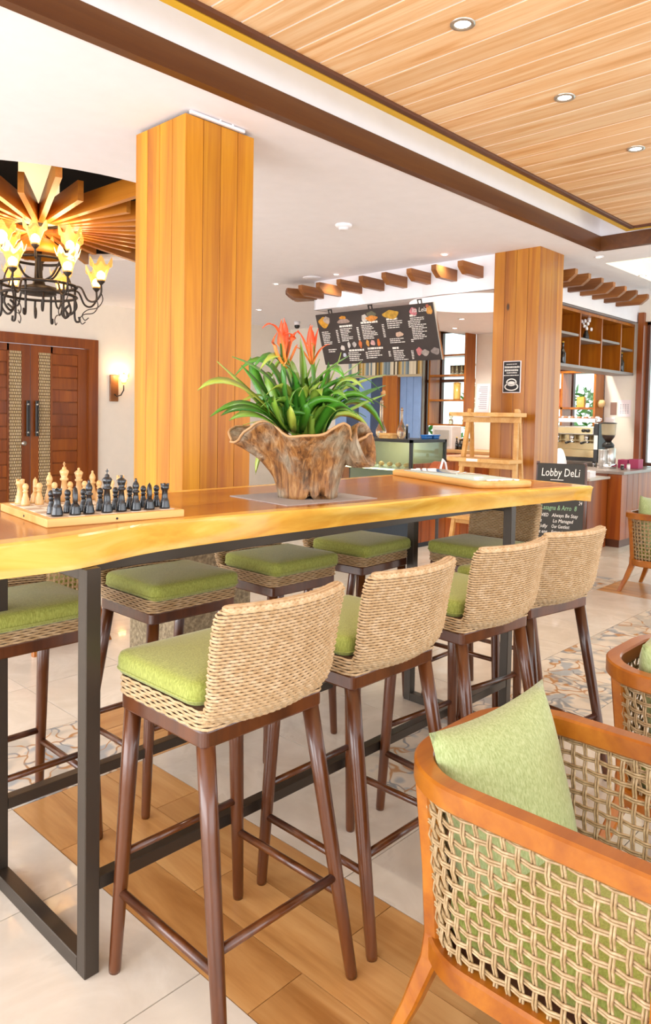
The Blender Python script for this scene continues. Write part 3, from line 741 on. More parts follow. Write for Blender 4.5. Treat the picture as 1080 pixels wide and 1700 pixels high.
    bk = MB().loft(rings).build('backrest', M['rattan_core'], s)
    mb = MB(); NP = 156
    zrow = [.679+.00745*q for q in range(35)]
    for q, z in enumerate(zrow):
        lp, tot = loop_from_poly(section(z), NP); pts = []
        yc = lerp_prof(z)[0]
        for i, p in enumerate(lp):
            t = lp[(i+1) % NP]-lp[i-1]; nn = Vector((t.y, -t.x, 0)).normalized()
            pts.append(p+nn*(.0014*math.sin(2*PI*i*39/NP+PI*q)))
        mb.tube(pts, .0030, 4, closed=True)
    # plaited top edge
    lp, tot = loop_from_poly(section(.936, -.004), NP)
    for ph in (0, PI): mb.tube([p+Vector((0, 0, .0035*math.sin(2*PI*i*26/NP+ph)+.001)) for i, p in enumerate(lp)], .0042, 5, closed=True)
    cy_ = lerp_prof(.936)[0]
    lp2, _ = loop_from_poly([(p[0]*.97, (p[1]-cy_)*.35+cy_+.012*.65-.044*(1-(p[0]/.18)**2)*.65, .941) for p in section(.936, -.003)], NP); mb.tube(lp2, .005, 5, closed=True)
    o = mb.build('back_weave', M['rattan'], bk); o['kind'] = 'stuff'
    return s
stool0 = make_stool(); sfirst = True
def place_stool(x, y, rz, label, group):
    global sfirst
    s = stool0 if sfirst else copy_tree(stool0); sfirst = False
    s.location = (x, y, 0); s.rotation_euler = (0, 0, rz); tag(s, label, 'bar stool', group); return s
FY = 1.353
gF, gB = 'woven bar stools on the near side of the bar table', 'woven bar stools on the far side of the bar table'
place_stool(1.095, FY, 0, 'woven bar stool nearest the camera, first of the near-side row', gF)
place_stool(1.562, FY+.002, 0, 'woven bar stool second along the near side of the table', gF)
place_stool(2.095, FY, R(-5), 'woven bar stool third along the near side of the table', gF)
place_stool(2.525, FY-.01, R(-9), 'woven bar stool farthest along the near side of the table', gF)
BYC = 2.197
place_stool(.97, BYC, PI, 'woven bar stool across the table at the left edge, behind the chess board', gB)
place_stool(1.519, BYC, PI, 'woven bar stool across the table just right of the near steel leg', gB)
place_stool(2.058, BYC+.008, PI, 'woven bar stool across the table beneath the root planter', gB)
place_stool(2.592, BYC+.035, PI+R(3), 'woven bar stool across the table beside the far steel frame', gB)
place_stool(2.955, 1.79, PI/2, 'woven bar stool at the far end of the table with its back to the bar', gB)
stools_end = bpy.data.objects
# ================================================================== PLANTER
mat_ = thing('table_mat', 'thin grey cloth mat under the root planter', 'mat', (1.83, 1.83, TZ1), R(-6))
MB().box((0, 0, .0012), (.40, .33, .0024)).build('cloth', plain('grey_mat', '#a8a09c', .9), mat_)
pot = thing('root_planter', 'carved driftwood root bowl with flared wavy rim on the table', 'planter', (1.845, 1.825, TZ1+.0025))
NA = 96; outer = []
def lobes(a):
    # measured flare of the rim by direction (a in camera-right frame)
    return a
def rim_r(a):
    # a: 0 = camera right, 90 = away from camera
    d = lambda c, w: math.exp(-(((a-c+PI) % (2*PI)-PI)/w)**2)
    return .190+.115*d(PI, .45)+.005*d(0, .40)+.015*math.cos(5*a)+.012*math.sin(7*a+1)+.02*d(R(-110), .3)
def rim_z(a):
    d = lambda c, w: math.exp(-(((a-c+PI) % (2*PI)-PI)/w)**2)
    return .232+.024*math.sin(5*a+.4)+.012*math.sin(8*a+2)-.02*d(PI, .3)+.0*d(0, .4)-.03*d(R(5), .25)
yawr = math.atan2(RT.y, RT.x)
TS = [0, .04, .15, .3, .45, .6, .75, .87, .95, 1.0]
for t in TS:
    ring_ = []
    for k in range(NA):
        a = 2*PI*k/NA; rb = .100+.008*math.cos(3*a+1)+.006*math.sin(6*a)
        rr = rb+(rim_r(a)-rb)*(t**2.1)*(1 if t < .93 else 1+.02*(t-.93)/.07)
        groove = .006*math.sin(23*a+6*t)+.004*math.sin(41*a+3)
        rr += groove*min(1, t*3)*(1-.4*t)
        z = rim_z(a)*(t**.92)
        if t == 0: z = max(0, .03*(math.exp(-((a-R(300))/.12)**2)+math.exp(-((a-R(275))/.08)**2)))
        w = a+yawr; ring_.append((rr*math.cos(w), rr*math.sin(w), z))
    outer.append(ring_)
inner = []
for t in (1.0, .93, .8, .6):
    inner.append([(p[0]*(.965 if t == 1 else .92*t+.02), p[1]*(.965 if t == 1 else .92*t+.02), p[2]-(0.003 if t == 1 else .03*(1-t)*6*.5)) for p in outer[-1]])
n = NT('driftwood'); v = n.coords((1, 1, .13), rnd=False); f = n.noise(v, 48, 6, .7, .8); v2 = n.coords((1, 1, 1), rnd=False); f2 = n.noise(v2, 9, 4)
c1 = n.ramp(f, [(.34, '#4a2c12'), (.47, '#85562a'), (.58, '#a5743f'), (.72, '#c9a06c')]); c2 = n.ramp(f, [(.3, '#63543f'), (.5, '#93836b'), (.7, '#b8aa92')])
mk = n.ramp(f2, [(.45, '#000000'), (.62, '#ffffff')]); n.l(n.mix(mk, c1, c2), n.b.inputs['Base Color']); n.set(Roughness=.5, Coat_Weight=.15); n.bump(f, .8, .006); M['drift'] = n.m
MB().loft(outer+inner, cap=True).build('bowl', M['drift'], pot)
MB().tube([(p[0]*.985, p[1]*.985, p[2]) for p in outer[-1]], .0045, 8, closed=True).build('rim_edge', plain('pale_rim_wood', '#b98f62', .5, vary=.15), pot)
MB().lathe([(.115, .165), (.07, .185), (.02, .19)], n=24).build('soil', plain('soil', '#4a3a28', .95, vary=.3), pot)
# rooted knot on the right side: an open trumpet
tr = MB(); ax = (RT*1.0+Vector((0, 0, .30))-FW*.55).normalized(); c0 = Vector((math.cos(yawr)*.115, math.sin(yawr)*.115, .165))
side_v = ax.cross(Vector((0, 0, 1))).normalized(); up_v = side_v.cross(ax)
rings = []
for t, rr in ((0, .05), (.3, .066), (.6, .074), (.88, .080), (.97, .081), (1, .077), (.97, .070), (.7, .06), (.4, .05)):
    rings.append([c0+ax*(.105*t)+(side_v*math.cos(2*PI*k/28)*.8+up_v*math.sin(2*PI*k/28))*rr*(1+.06*math.sin(3*2*PI*k/28)) for k in range(28)])
tr.loft(rings).build('side_lobe', M['drift'], pot)
# bromeliad
plant = thing('bromeliad', 'leafy bromeliad with two orange flower spikes in the root planter', 'plant', (1.845, 1.825, TZ1+.19))
n = NT('leaf_green'); oi = n.n('ShaderNodeObjectInfo'); v = n.coords((1, 1, 1)); f = n.noise(v, 12, 2)
ca1 = n.ramp(oi.outputs['Random'], [(.0, '#245c16'), (.4, '#357a1c'), (.75, '#5a9626'), (1, '#95ab34')]); cb1 = n.ramp(oi.outputs['Random'], [(0, '#3f8026'), (.5, '#63a432'), (1, '#c5cc5c')])
n.l(n.mix(f, ca1, cb1), n.b.inputs['Base Color']); n.set(Roughness=.3, Transmission_Weight=0, Coat_Weight=.2); M['leaf'] = n.m
n = NT('flower_orange'); tc = n.n('ShaderNodeTexCoord'); sp_ = n.n('ShaderNodeSeparateXYZ'); n.l(tc.outputs['Object'], sp_.inputs[0]); mr = n.n('ShaderNodeMapRange'); mr.inputs[1].default_value = .14; mr.inputs[2].default_value = .40; n.l(sp_.outputs[2], mr.inputs[0])
n.l(n.ramp(mr.outputs[0], [(0, '#b9c24a'), (.35, '#e5a83c'), (.6, '#ee8a3a'), (.9, '#ee5426')]), n.b.inputs['Base Color']); n.set(Roughness=.4); M['flower'] = n.m
PO = Vector((1.845, 1.825, TZ1+.19))
def blade(p0, p1, p2, width, mat, name, taper=.6, fold=.22, nseg=10, roll=.7, wk=1.7):
    """strap leaf along a quadratic curve p0-p1-p2 with thickness and a central fold"""
    p0, p1, p2 = Vector(p0), Vector(p1), Vector(p2); mb = MB(); rings = []
    for i in range(nseg+1):
        t = i/nseg; c = p0*(1-t)**2+p1*2*t*(1-t)+p2*t*t; d = ((p1-p0)*(1-t)+(p2-p1)*t).normalized()
        s_ = d.cross(Vector((0, 0, 1)));
        if s_.length < .1: s_ = d.cross(FW)
        s_.normalize(); u = s_.cross(d); s_ = (s_*math.cos(roll)+u*math.sin(roll)).normalized(); u = s_.cross(d)
        w = width*wk*(.7+.3*min(1, t*3.5))*(1 if t < taper else max(.02, 1-((t-taper)/(1-taper))**1.6))
        th = .0012
        rings.append([c-s_*w+u*w*fold, c-u*th, c+s_*w+u*w*fold, c+u*th*1.2+u*w*fold*.15])
    return mb.loft(rings).build(name, mat, plant)
def leaf_px(bx, by, mx, my, ex, ey, dm, de, w, mat='leaf', name='leaf', **k):
    """measured base / bend / tip, each with its own distance offset from the planter's centre plane"""
    yc = 1.825
    a = pix(bx, by, y=yc); b = pix(mx, my, y=yc+dm); c = pix(ex, ey, y=yc+de)
    ctl = b*2-(a+c)*.5
    return blade(a-PO, ctl-PO, c-PO, w, M[mat], name, **k)
for a in ((475, 715, 395, 640, 328, 648, .0, .02, .011), (470, 715, 420, 660, 360, 600, .05, .08, .012), (470, 718, 415, 672, 348, 692, -.02, -.04, .009),
          (472, 718, 420, 680, 366, 690, -.05, -.08, .010), (472, 720, 425, 690, 380, 698, -.08, -.12, .009), (470, 716, 440, 660, 400, 606, .02, .06, .013),
          (478, 715, 455, 640, 385, 592, .03, .05, .012), (480, 715, 470, 650, 468, 610, -.02, -.03, .012), (482, 716, 490, 640, 472, 605, -.05, -.06, .013),
          (500, 715, 502, 640, 498, 562, .02, .0, .015), (505, 714, 490, 640, 478, 600, .04, .05, .011), (478, 718, 458, 690, 455, 655, -.06, -.1, .012),
          (474, 718, 440, 655, 448, 690, -.09, -.14, .012), (490, 718, 510, 650, 580, 590, -.03, .0, .012), (492, 718, 520, 660, 600, 618, -.06, -.1, .013),
          (495, 718, 525, 668, 581, 680, -.08, -.14, .013), (500, 716, 545, 640, 566, 585, .02, .02, .012), (505, 716, 560, 655, 600, 612, .02, .03, .012),
          (508, 716, 570, 670, 640, 640, .0, .02, .011), (510, 717, 580, 672, 637, 640, .04, .06, .010), (512, 717, 585, 680, 640, 655, -.02, .0, .010),
          (515, 718, 590, 668, 638, 718, .02, .03, .009), (515, 718, 570, 688, 613, 712, -.05, -.07, .009), (520, 716, 550, 660, 640, 622, .05, .09, .011),
          (520, 716, 540, 650, 545, 600, .05, .08, .012), (512, 714, 530, 650, 558, 605, -.02, -.02, .012), (506, 714, 515, 650, 530, 596, .06, .09, .012),
          (486, 716, 470, 670, 430, 640, .08, .14, .011), (490, 716, 500, 660, 520, 600, .1, .16, .012), (500, 716, 530, 660, 600, 600, .1, .18, .011),
          (488, 718, 478, 690, 520, 690, -.06, -.12, .010), (484, 718, 482, 698, 482, 672, -.10, -.13, .012), (476, 716, 450, 640, 440, 620, .06, .12, .011),
          (515, 716, 545, 690, 575, 655, .04, .05, .010), (468, 716, 430, 640, 415, 592, .09, .16, .011), (505, 716, 512, 665, 540, 630, -.05, -.08, .012), (498, 718, 505, 690, 512, 664, -.1, -.12, .010)):
    leaf_px(*a)
blade(pix(452, 728, y=2.0)-PO, pix(428, 742, y=2.03)-PO, pix(424, 788, y=2.03)-PO, .007, M['leaf'], 'leaf')
lr = random.Random(11)
for k in range(44):
    a = lr.uniform(0, 2*PI); Lh = lr.uniform(.12, .30); zt_ = lr.uniform(.08, .36); bz_ = lr.uniform(.02, .05)
    d2 = Vector((math.cos(a), math.sin(a), 0)); b0 = d2*lr.uniform(.01, .05)+Vector((0, 0, 0)); tip = d2*Lh+Vector((0, 0, zt_*(1-Lh*1.2)))
    blade(b0, d2*Lh*.45+Vector((0, 0, zt_*1.25)), tip, lr.uniform(.009, .013), M['leaf'], 'leaf', roll=lr.choice((-.6, .6, .2, -.2)))
for (sx, sy), dd in (((468, 560), 0), ((517, 560), .04)):
    st = pix(sx+8, 705, y=1.825+dd)-PO; tp = pix(sx, sy+10, y=1.825+dd)-PO
    MB().tube([st, st.lerp(tp, .5), tp], [.008, .007, .009], 8).build('stem', M['leaf'], plant)
fl = [((470, 610), (466, 570), (467, 530), 0, .010), ((474, 612), (455, 580), (460, 552), 0, .009), ((473, 600), (458, 545), (435, 545), -.02, .007), ((475, 605), (488, 558), (497, 555), .0, .007), ((476, 612), (490, 582), (492, 572), .02, .007), ((470, 608), (472, 560), (471, 528), .01, .009), ((472, 608), (484, 562), (470, 556), -.02, .009),
      ((517, 605), (514, 570), (515, 538), .04, .009), ((516, 605), (505, 570), (494, 548), .04, .006), ((519, 605), (523, 575), (528, 545), .04, .009), ((520, 605), (533, 580), (547, 572), .02, .006), ((515, 605), (500, 582), (490, 578), .05, .006), ((518, 606), (516, 570), (518, 540), .06, .009)]
for (b0, b1, b2, dd, w) in fl:
    a = pix(*b0, y=1.825+dd); b = pix(*b1, y=1.825+dd); c = pix(*b2, y=1.825+dd); blade(a-PO, b*2-(a+c)*.5-PO, c-PO, w, M['flower'], 'petal', taper=.5, fold=.35, roll=.3, wk=1.6)
w_ = pix(637, 650, y=1.84)-PO
mb = MB()
for k in range(7): a = k*.9; mb.tube([w_, w_+Vector((.014*math.cos(a), .006, -.012+.012*math.sin(a)))], [.006, .002], 6)
mb.build('dry_flower', plain('dry_petal', '#b98a58', .8), plant)

# ================================================================== TRAY ON THE TABLE
a = Vector((2.69, 1.585)); b = Vector((2.98, 2.28)); ang = math.atan2(b.y-a.y, b.x-a.x)
tr = thing('serving_board', 'pale wooden board with an inset glass top at the far end of the table', 'serving board', (2.90, 1.90, TZ1), R(68))
SL, SW = .74, .30
MB().loft([[(x, y, z) for x, y in rrect(SL/2-i, SW/2-i, .05-i, 6)] for z, i in ((0, .004), (.004, 0), (.022, 0), (.026, .003))]).build('board', M['light_wood'], tr)
MB().loft([[(x, y, z) for x, y in rrect(SL/2-.07, SW/2-.035, .02, 4)] for z in (.026, .030)]).build('glass_panel', plain('pale_glass', '#b9c8c0', .05, coat=.5), tr)
for i_, (dx, t) in enumerate(((-.315, 'near'), (.315, 'far'))):
    g_ = Matrix.Rotation(R(68), 3, 'Z') @ Vector((dx, -.02, .026))
    k = thing('token_pile', 'little heap of pale tokens on the %s end of the serving board' % t, 'tokens', (2.90+g_.x, 1.90+g_.y, TZ1+.0262), R(68))
    for q in range(9):
        MB().lathe([(.010, 0), (.011, .003), (.010, .006)], n=10).build('token', M['paper'], k).location = (random.uniform(-.02, .02), -.06+q*.017, 0)
# ================================================================== ARMCHAIRS
def upath(hw, yb, yf, rc, n=14):
    pts = [(-hw, yf), (-hw, (yf+yb-rc)/2), (-hw, yb-rc)]
    for k in range(1, n+1): a = R(180-90*k/n); pts.append((-hw+rc+rc*math.cos(a), yb-rc+rc*math.sin(a)))
    pts += [(0, yb)]
    for k in range(0, n+1): a = R(90-90*k/n); pts.append((hw-rc+rc*math.cos(a), yb-rc+rc*math.sin(a)))
    pts += [(hw, (yf+yb-rc)/2), (hw, yf)]
    return [Vector((x, y)) for x, y in pts]
def sweep(path, w, z0, z1, bev, mb):
    rings = []; N = len(path)
    prof = [(-w/2+bev, z0), (w/2-bev, z0), (w/2, z0+bev), (w/2, z1-bev), (w/2-bev, z1), (-w/2+bev, z1), (-w/2, z1-bev), (-w/2, z0+bev)]
    for i, p in enumerate(path):
        t = (path[min(i+1, N-1)]-path[max(i-1, 0)]).normalized(); nn = Vector((-t.y, t.x))
        rings.append([(p.x+nn.x*u, p.y+nn.y*u, z) for u, z in prof])
    for q in range(len(prof)): mb.loft([[r_[q], r_[(q+1) % len(prof)]] for r_ in rings], closed=False, cap=False)
    mb.add(rings[0], [tuple(reversed(range(len(prof))))]); mb.add(rings[-1], [tuple(range(len(prof)))])
    return mb
def arclen(path):
    acc = [0]
    for a, b in zip(path, path[1:]): acc.append(acc[-1]+(b-a).length)
    return acc
def at_s(path, acc, f):
    d = f*acc[-1]
    for i in range(len(path)-1):
        if acc[i+1] >= d-1e-9:
            t = (d-acc[i])/(acc[i+1]-acc[i]); p = path[i].lerp(path[i+1], t)
            ta = (path[min(i+2, len(path)-1)]-path[max(i-1, 0)]).normalized(); return p, ta
    return path[-1], (path[-1]-path[-2]).normalized()
UPP = upath(.241, .268, -.30, .165); LOW = upath(.222, .232, -.285, .145)
AU, AL = arclen(UPP), arclen(LOW)
ZU, ZL = .577, .262
def surf(f, g):
    """point on the woven shell: f along the U, g from the seat rail (0) to the arm rail (1)"""
    a, ta = at_s(UPP, AU, f); b, tb = at_s(LOW, AL, f); p = b.lerp(a, g); t = (ta*g+tb*(1-g)).normalized()
    return Vector((p.x, p.y, ZL+(ZU-ZL)*g)), Vector((t.x, t.y, 0)), Vector((-t.y, t.x, 0))
def make_armchair():
    s = thing('armchair', 'x', 'armchair')
    sweep(UPP, .044, .575, .622, .005, MB()).build('arm_rail', M['orange'], s)
    sweep(LOW, .040, .212, .262, .006, MB()).build('seat_rail', M['orange'], s)
    MB().bb(-.225, .225, -.30, -.262, .212, .262, .005).build('front_rail', M['orange'], s)
    def bar(pts, w, name):
        mb = MB(); rings = []
        for p, k in pts: rings.append([(p[0]+dx*w*k, p[1]+dy*w*k, p[2]) for dx, dy in ((-.5, -.35), (-.35, -.5), (.35, -.5), (.5, -.35), (.5, .35), (.35, .5), (-.35, .5), (-.5, .35))])
        return mb.loft(rings, smooth=False).build(name, M['orange'], s)
    for sx in (-1, 1):
        bar([((sx*.192, .219, .58), .95), ((sx*.183, .205, .40), .9), ((sx*.178, .196, .262), 1.0), ((sx*.180, .198, .212), 1.15), ((sx*.200, .235, .10), .95), ((sx*.222, .275, 0), .75)][::-1], .037, 'rear_leg')
        bar([((sx*.241, -.283, .578), .9), ((sx*.236, -.276, .26), 1.0), ((sx*.234, -.272, 0), .75)][::-1], .040, 'front_leg')
    MB().loft([[(x, y-.03, z) for x, y in rrect(.205, .215, .06, 5)] for z in (.236, .252)]).build('seat_board', M['trimdark'], s)
    c = pad(.188, .225, .254, .375, .06, .018, .035, c=(0, -.045)).build('seat_cushion', M['green'], s)
    NV, NH = 50, 11
    fs = [.012+.976*k/(NV-1) for k in range(NV)]; gs = [(j+.55)/NH for j in range(NH)]
    amp, r_, sep = .0036, .0027, .0029
    for i, f in enumerate(fs):
        mb = MB()
        for off in (-sep, sep):
            pts = []
            for q in range(NH*2+1):
                g = q/(NH*2); p, t, nn = surf(f, g)
                j = g*NH-.55; pts.append(p+t*off+nn*(amp*math.cos(PI*(j+i))))
            mb.tube(pts, r_, 6, cap=False)
        mb.build('strand', M['cord'], s)
    for j, g in enumerate(gs):
        mb = MB()
        for off in (-sep, sep):
            pts = []
            for q in range((NV-1)*2+1):
                f = .012+.976*q/((NV-1)*2); p, t, nn = surf(f, g); pts.append(p+Vector((0, 0, off))-nn*(amp*math.cos(PI*(q/2+j))))
            mb.tube(pts, r_, 6, cap=False)
        mb.build('strand', M['cord'], s)
    return s
chair0 = make_armchair(); cfirst = True
def pillow_mesh(w, h, t, seed=1):
    rnd = random.Random(seed); N = 18; vs = {}; mb = MB(); grids = []
    for sd in (1, -1):
        for i in range(N+1):
            for j in range(N+1):
                u, v = -1+2*i/N, -1+2*j/N
                th = t*.5*((1-abs(u)**2.4)*(1-abs(v)**2.4))**.55
                pin = 1-.05*(1-u*u)*abs(v)**3-.05*(1-v*v)*abs(u)**3
                k = 1-.075*(1-abs(v)**2)*(abs(u)**4); k2 = 1-.075*(1-abs(u)**2)*(abs(v)**4)
                wr = .004*math.sin(5*u+3*v+seed)*(1-u*u)*(1-v*v)
                vs[(sd, i, j)] = (w/2*u*k, sd*th+wr, h/2*v*k2)
    idx = {}; L = []
    for key, p in vs.items():
        sd, i, j = key
        if sd == -1 and (i in (0, N) or j in (0, N)): idx[key] = idx[(1, i, j)]; continue
        idx[key] = len(L); L.append(p)
    F_ = []
    for sd in (1, -1):
        for i in range(N):
            for j in range(N):
                q = [idx[(sd, i, j)], idx[(sd, i+1, j)], idx[(sd, i+1, j+1)], idx[(sd, i, j+1)]]
                F_.append(q if sd == -1 else q[::-1])
    mb.add(L, F_, True); return mb
def place_chair(x, y, rz, label, pillow=None, prot=(0, 0, 0), ploc=(0, .12, .47)):
    global cfirst
    s = chair0 if cfirst else copy_tree(chair0); cfirst = False
    s.location = (x, y, 0); s.rotation_euler = (0, 0, rz); tag(s, label, 'armchair', 'woven-sided wooden armchairs')
    if pillow:
        o = pillow_mesh(.40, .43, .14, len(pillow)).build('throw_pillow', M['pillow'])
        q = Matrix.Rotation(rz, 3, 'Z') @ Vector(ploc); o.location = (x+q.x, y+q.y, q.z); o.rotation_euler = (prot[0], prot[1], prot[2]+rz)
        tag(o, pillow, 'pillow', 'light green throw pillows')
    return s
place_chair(1.43, .648, 0, 'honey wood armchair with woven sides, large in the right foreground', 'light green throw pillow standing in the foreground armchair', (R(-14), R(-4), R(-7)), (.012, .135, .487))
place_chair(2.345, .615, 0, 'honey wood armchair with woven sides, cut off at the right edge', 'light green pillow in the armchair at the right edge', (R(-12), R(-3), R(6)), (.02, .13, .49))
place_chair(5.985, 1.975, 0, 'distant honey wood armchair standing before the bar counter', 'light green pillow peaking above the distant armchair', (R(-10), R(5), R(0)), (0, .12, .53))
place_chair(2.015, 4.10, PI, 'honey wood armchair behind the table, its legs seen past the stools')

# ================================================================== CHANDELIER
ch = thing('chandelier', 'two-tier wrought iron chandelier with glowing amber tulip shades', 'chandelier', (CC.x, CC.y, 2.04))
zz = lambda z: z-2.04
MB().tube([(0, 0, zz(3.3)), (0, 0, zz(2.62))], .014, 10).build('rod', M['iron'], ch)
MB().lathe([(.02, zz(2.86)), (.05, zz(2.84)), (.05, zz(2.78)), (.02, zz(2.74)), (.03, zz(2.62)), (.016, zz(2.5)), (.03, zz(2.36)), (.05, zz(2.31)), (.13, zz(2.29)), (.13, zz(2.235)), (.03, zz(2.22))], n=24).build('body', M['iron'], ch)
MB().lathe([(.02, zz(2.68)), (.09, zz(2.66)), (.17, zz(2.60)), (.205, zz(2.53)), (.195, zz(2.53)), (.16, zz(2.59)), (.08, zz(2.645))], n=32, cap=False).build('canopy', M['slat'], ch)
for r_, z_ in ((.275, 2.305), (.275, 2.225), (.2, 2.50)):
    pts = [(r_*math.cos(2*PI*k/40), r_*math.sin(2*PI*k/40), zz(z_)) for k in range(40)]; MB().tube(pts, .011, 6, closed=True, sx=1.6).build('ring', M['iron'], ch)
shade_me = tulip(.085, .15).build('shade', M['amber'], ch); bulb_me = MB().lathe([(.008, 0), (.02, .02), (.028, .045), (.022, .07), (.006, .085)], n=14).build('bulb', M['bulb'], ch)
cup_me = MB().lathe([(.008, -.03), (.016, -.02), (.03, -.005), (.032, .012), (.02, .012)], n=14, cap=False).build('cup', M['iron'], ch); cf = [True]
def lamp(a, r_, z_):
    loc = (r_*math.cos(a), r_*math.sin(a), zz(z_))
    if cf[0]:
        for o in (shade_me, bulb_me, cup_me): o.location = loc
        cf[0] = False
    else:
        for o, nm in ((shade_me, 'shade'), (bulb_me, 'bulb'), (cup_me, 'cup')): inst(o, nm, ch, loc, (0, 0, a))
def arm(a, pts, r=.008, name='arm'):
    d = Vector((math.cos(a), math.sin(a), 0)); P = spl([Vector((p[0], zz(p[1]))) for p in pts], 5)
    return MB().tube([d*p.x+Vector((0, 0, p.y)) for p in P], r, 7).build(name, M['iron'], ch)
a0 = yawr
for k in range(8):
    a = a0+k*PI/4
    arm(a, [(.275, 2.30), (.33, 2.29), (.38, 2.2), (.44, 2.19), (.485, 2.25), (.485, 2.33)])
    arm(a, [(.485, 2.26), (.50, 2.2), (.46, 2.14), (.38, 2.12), (.34, 2.08), (.36, 2.04), (.39, 2.06)], .004, 'scroll')
    lamp(a, .485, 2.345)
for k in range(6):
    a = a0+k*PI/3+PI/6*.0-.25
    arm(a, [(.03, 2.34), (.12, 2.38), (.2, 2.50), (.25, 2.47), (.275, 2.54)]); lamp(a, .275, 2.56)
    arm(a+.2, [(.275, 2.22), (.30, 2.14), (.25, 2.08), (.21, 2.12), (.25, 2.16)], .009, 'scroll')
    arm(a-.25, [(.275, 2.3), (.27, 2.12), (.28, 2.05), (.31, 2.05), (.305, 2.085)], .009, 'hook')
    arm(a, [(.205, 2.53), (.235, 2.42), (.26, 2.36), (.275, 2.30)], .006, 'stay')
for k in range(4): point_light((.3*math.cos(k*PI/2), .3*math.sin(k*PI/2), zz(2.62)), 4.5, (1, .7, .36), .12, 'chandelier_light', ch)
# ================================================================== CAFE
# ---- hanging shelf under the right bulkhead
sx0, sx1, sy0, sy1, sz0, sz1 = 6.3, 8.97-.08, 3.40, 3.66, 1.87, 2.47
sh = thing('hanging_shelf', 'orange-brown cubby shelf hung above the coffee counter', 'shelf', (sx0, sy0, sz0))
W_, H_, D_ = sx1-sx0, sz1-sz0, sy1-sy0
M['shelfwood'] = wood('cubby_wood', '#854406', '#a25a0c', '#b87018', 'z', 6, .35, .15, .06, vary=.1)
M['greyedge'] = plain('grey_edge', '#8f8784', .5)
MB().bb(0, W_, D_-.015, D_, 0, H_).build('back_panel', M['shelfwood'], sh)
MB().bb(0, W_, 0, D_-.015, H_-.03, H_).build('top_board', M['shelfwood'], sh)
MB().bb(0, W_, 0, D_-.015, 0, .03).build('bottom_board', M['greyedge'], sh)
cols = [pix(px, 560, y=sy0).x-sx0 for px in (963, 999, 1031)]
xs = [0.0]+cols+[W_]
for x in xs: MB().bb(max(0, x-.012), min(W_, x+.012), .002, D_-.015, .03, H_-.03).build('divider', M['shelfwood'], sh)
hs = [.33, .30, .33, .28]
for (a, b), h in zip(zip(xs, xs[1:]), hs): MB().bb(a+.012, b-.012, .012, D_-.015, h, h+.025).build('shelf_board', M['greyedge'], sh)
# orchid vase and bottles on it
q = pix(972, 556, y=3.5); v = thing('orchid_vase', 'white orchid in a small vase on the hanging shelf', 'vase', (q.x, 3.5, sz0+.327))
MB().lathe([(.02, 0), (.035, .02), (.03, .06), (.018, .09), (.022, .1)], n=18).build('vase', M['blackplastic'], v)
MB().tube([(0, 0, .09), (.005, 0, .14), (.01, 0, .19)], .003, 6).build('stem', M['leaf'], v)
mb = MB()
for k in range(11): mb.ball((random.uniform(-.07, .07), random.uniform(-.03, .03), .12+random.uniform(0, .13)), .025, 8, (1, .5, 1))
mb.build('blossoms', M['paper'], v)
def bottle(name, loc, h, r, mat, label, cap=None, group=None, neck=.35):
    b = thing(name, label, 'bottle', loc, 0, group)
    MB().lathe([(r*.9, 0), (r, h*.03), (r, h*.5), (r*.8, h*.6), (r*neck, h*.75), (r*neck, h*.95), (r*neck*1.15, h*.96), (r*neck*1.15, h)], n=18).build('body', mat, b)
    MB().lathe([(r*neck*1.2, h), (r*neck*1.2, h*1.05), (r*neck*.6, h*1.06)], n=14).build('cap', cap or M['gold'], b); return b
M['darkglass'] = plain('dark_bottle_glass', '#17130f', .12, coat=.5)
for px, t in ((933, 'beside the reddish pillar'), (1031, 'at the right end')):
    q = pix(px, 600, y=3.47); bottle('wine_bottle', (q.x, 3.47, sz0+.03), .22, .032, M['darkglass'], 'dark bottle on the hanging shelf '+t)
# ---- bar counters
def panel_front(parent, axis, a0, a1, c, z0, z1, n, face):
    w = (a1-a0)/n
    for k in range(n):
        lo, hi = a0+k*w+.003, a0+(k+1)*w-.003
        if axis == 'x': MB().bb(lo, hi, c, c+face*.018, z0, z1, .002).build('panel', M['redwood'], parent)
        else: MB().bb(c, c+face*.018, lo, hi, z0, z1, .002).build('panel', M['redwood'], parent)
cx, cy_ = 7.70, 3.02; CH = .80
bar = thing('coffee_counter', 'red-brown panelled counter holding the coffee machine', 'counter', (cx, cy_, 0))
MB().bb(.02, 1.19, .02, 1.4, 0, CH-.03).build('body', M['redwood'], bar)
panel_front(bar, 'y', .0, 1.4, .002, .08, CH-.03, 9, 1); panel_front(bar, 'x', .0, .62, .002, .08, CH-.03, 4, 1)
MB().bb(.012, 1.19, .012, 1.4, 0, .08).build('toe_kick', M['trimdark'], bar)
MB().bb(-.03, 1.19, -.03, 1.4, CH-.03, CH, .004).build('worktop', plain('grey_stone_top', '#8d8078', .3), bar)
low = thing('low_counter', 'low side counter beside the coffee counter behind the chalkboard', 'counter', (7.20, 3.16, 0))
MB().bb(0, .47, 0, .6, 0, .72).build('body', M['redwood'], low); panel_front(low, 'y', 0, .6, -.018, .05, .72, 4, 1)
MB().bb(-.03, .47, -.03, .6, .72, .745, .003).build('worktop', plain('pale_stone_top', '#b9aea2', .3), low)
bk = thing('paper_stack', 'stack of white booklets on the low side counter', 'papers', (7.36, 3.24, .745))
for k in range(4): MB().bb(-.06+random.uniform(-.005, .005), .08, -.05, .06, k*.016, k*.016+.014).build('booklet', M['paper'], bk)
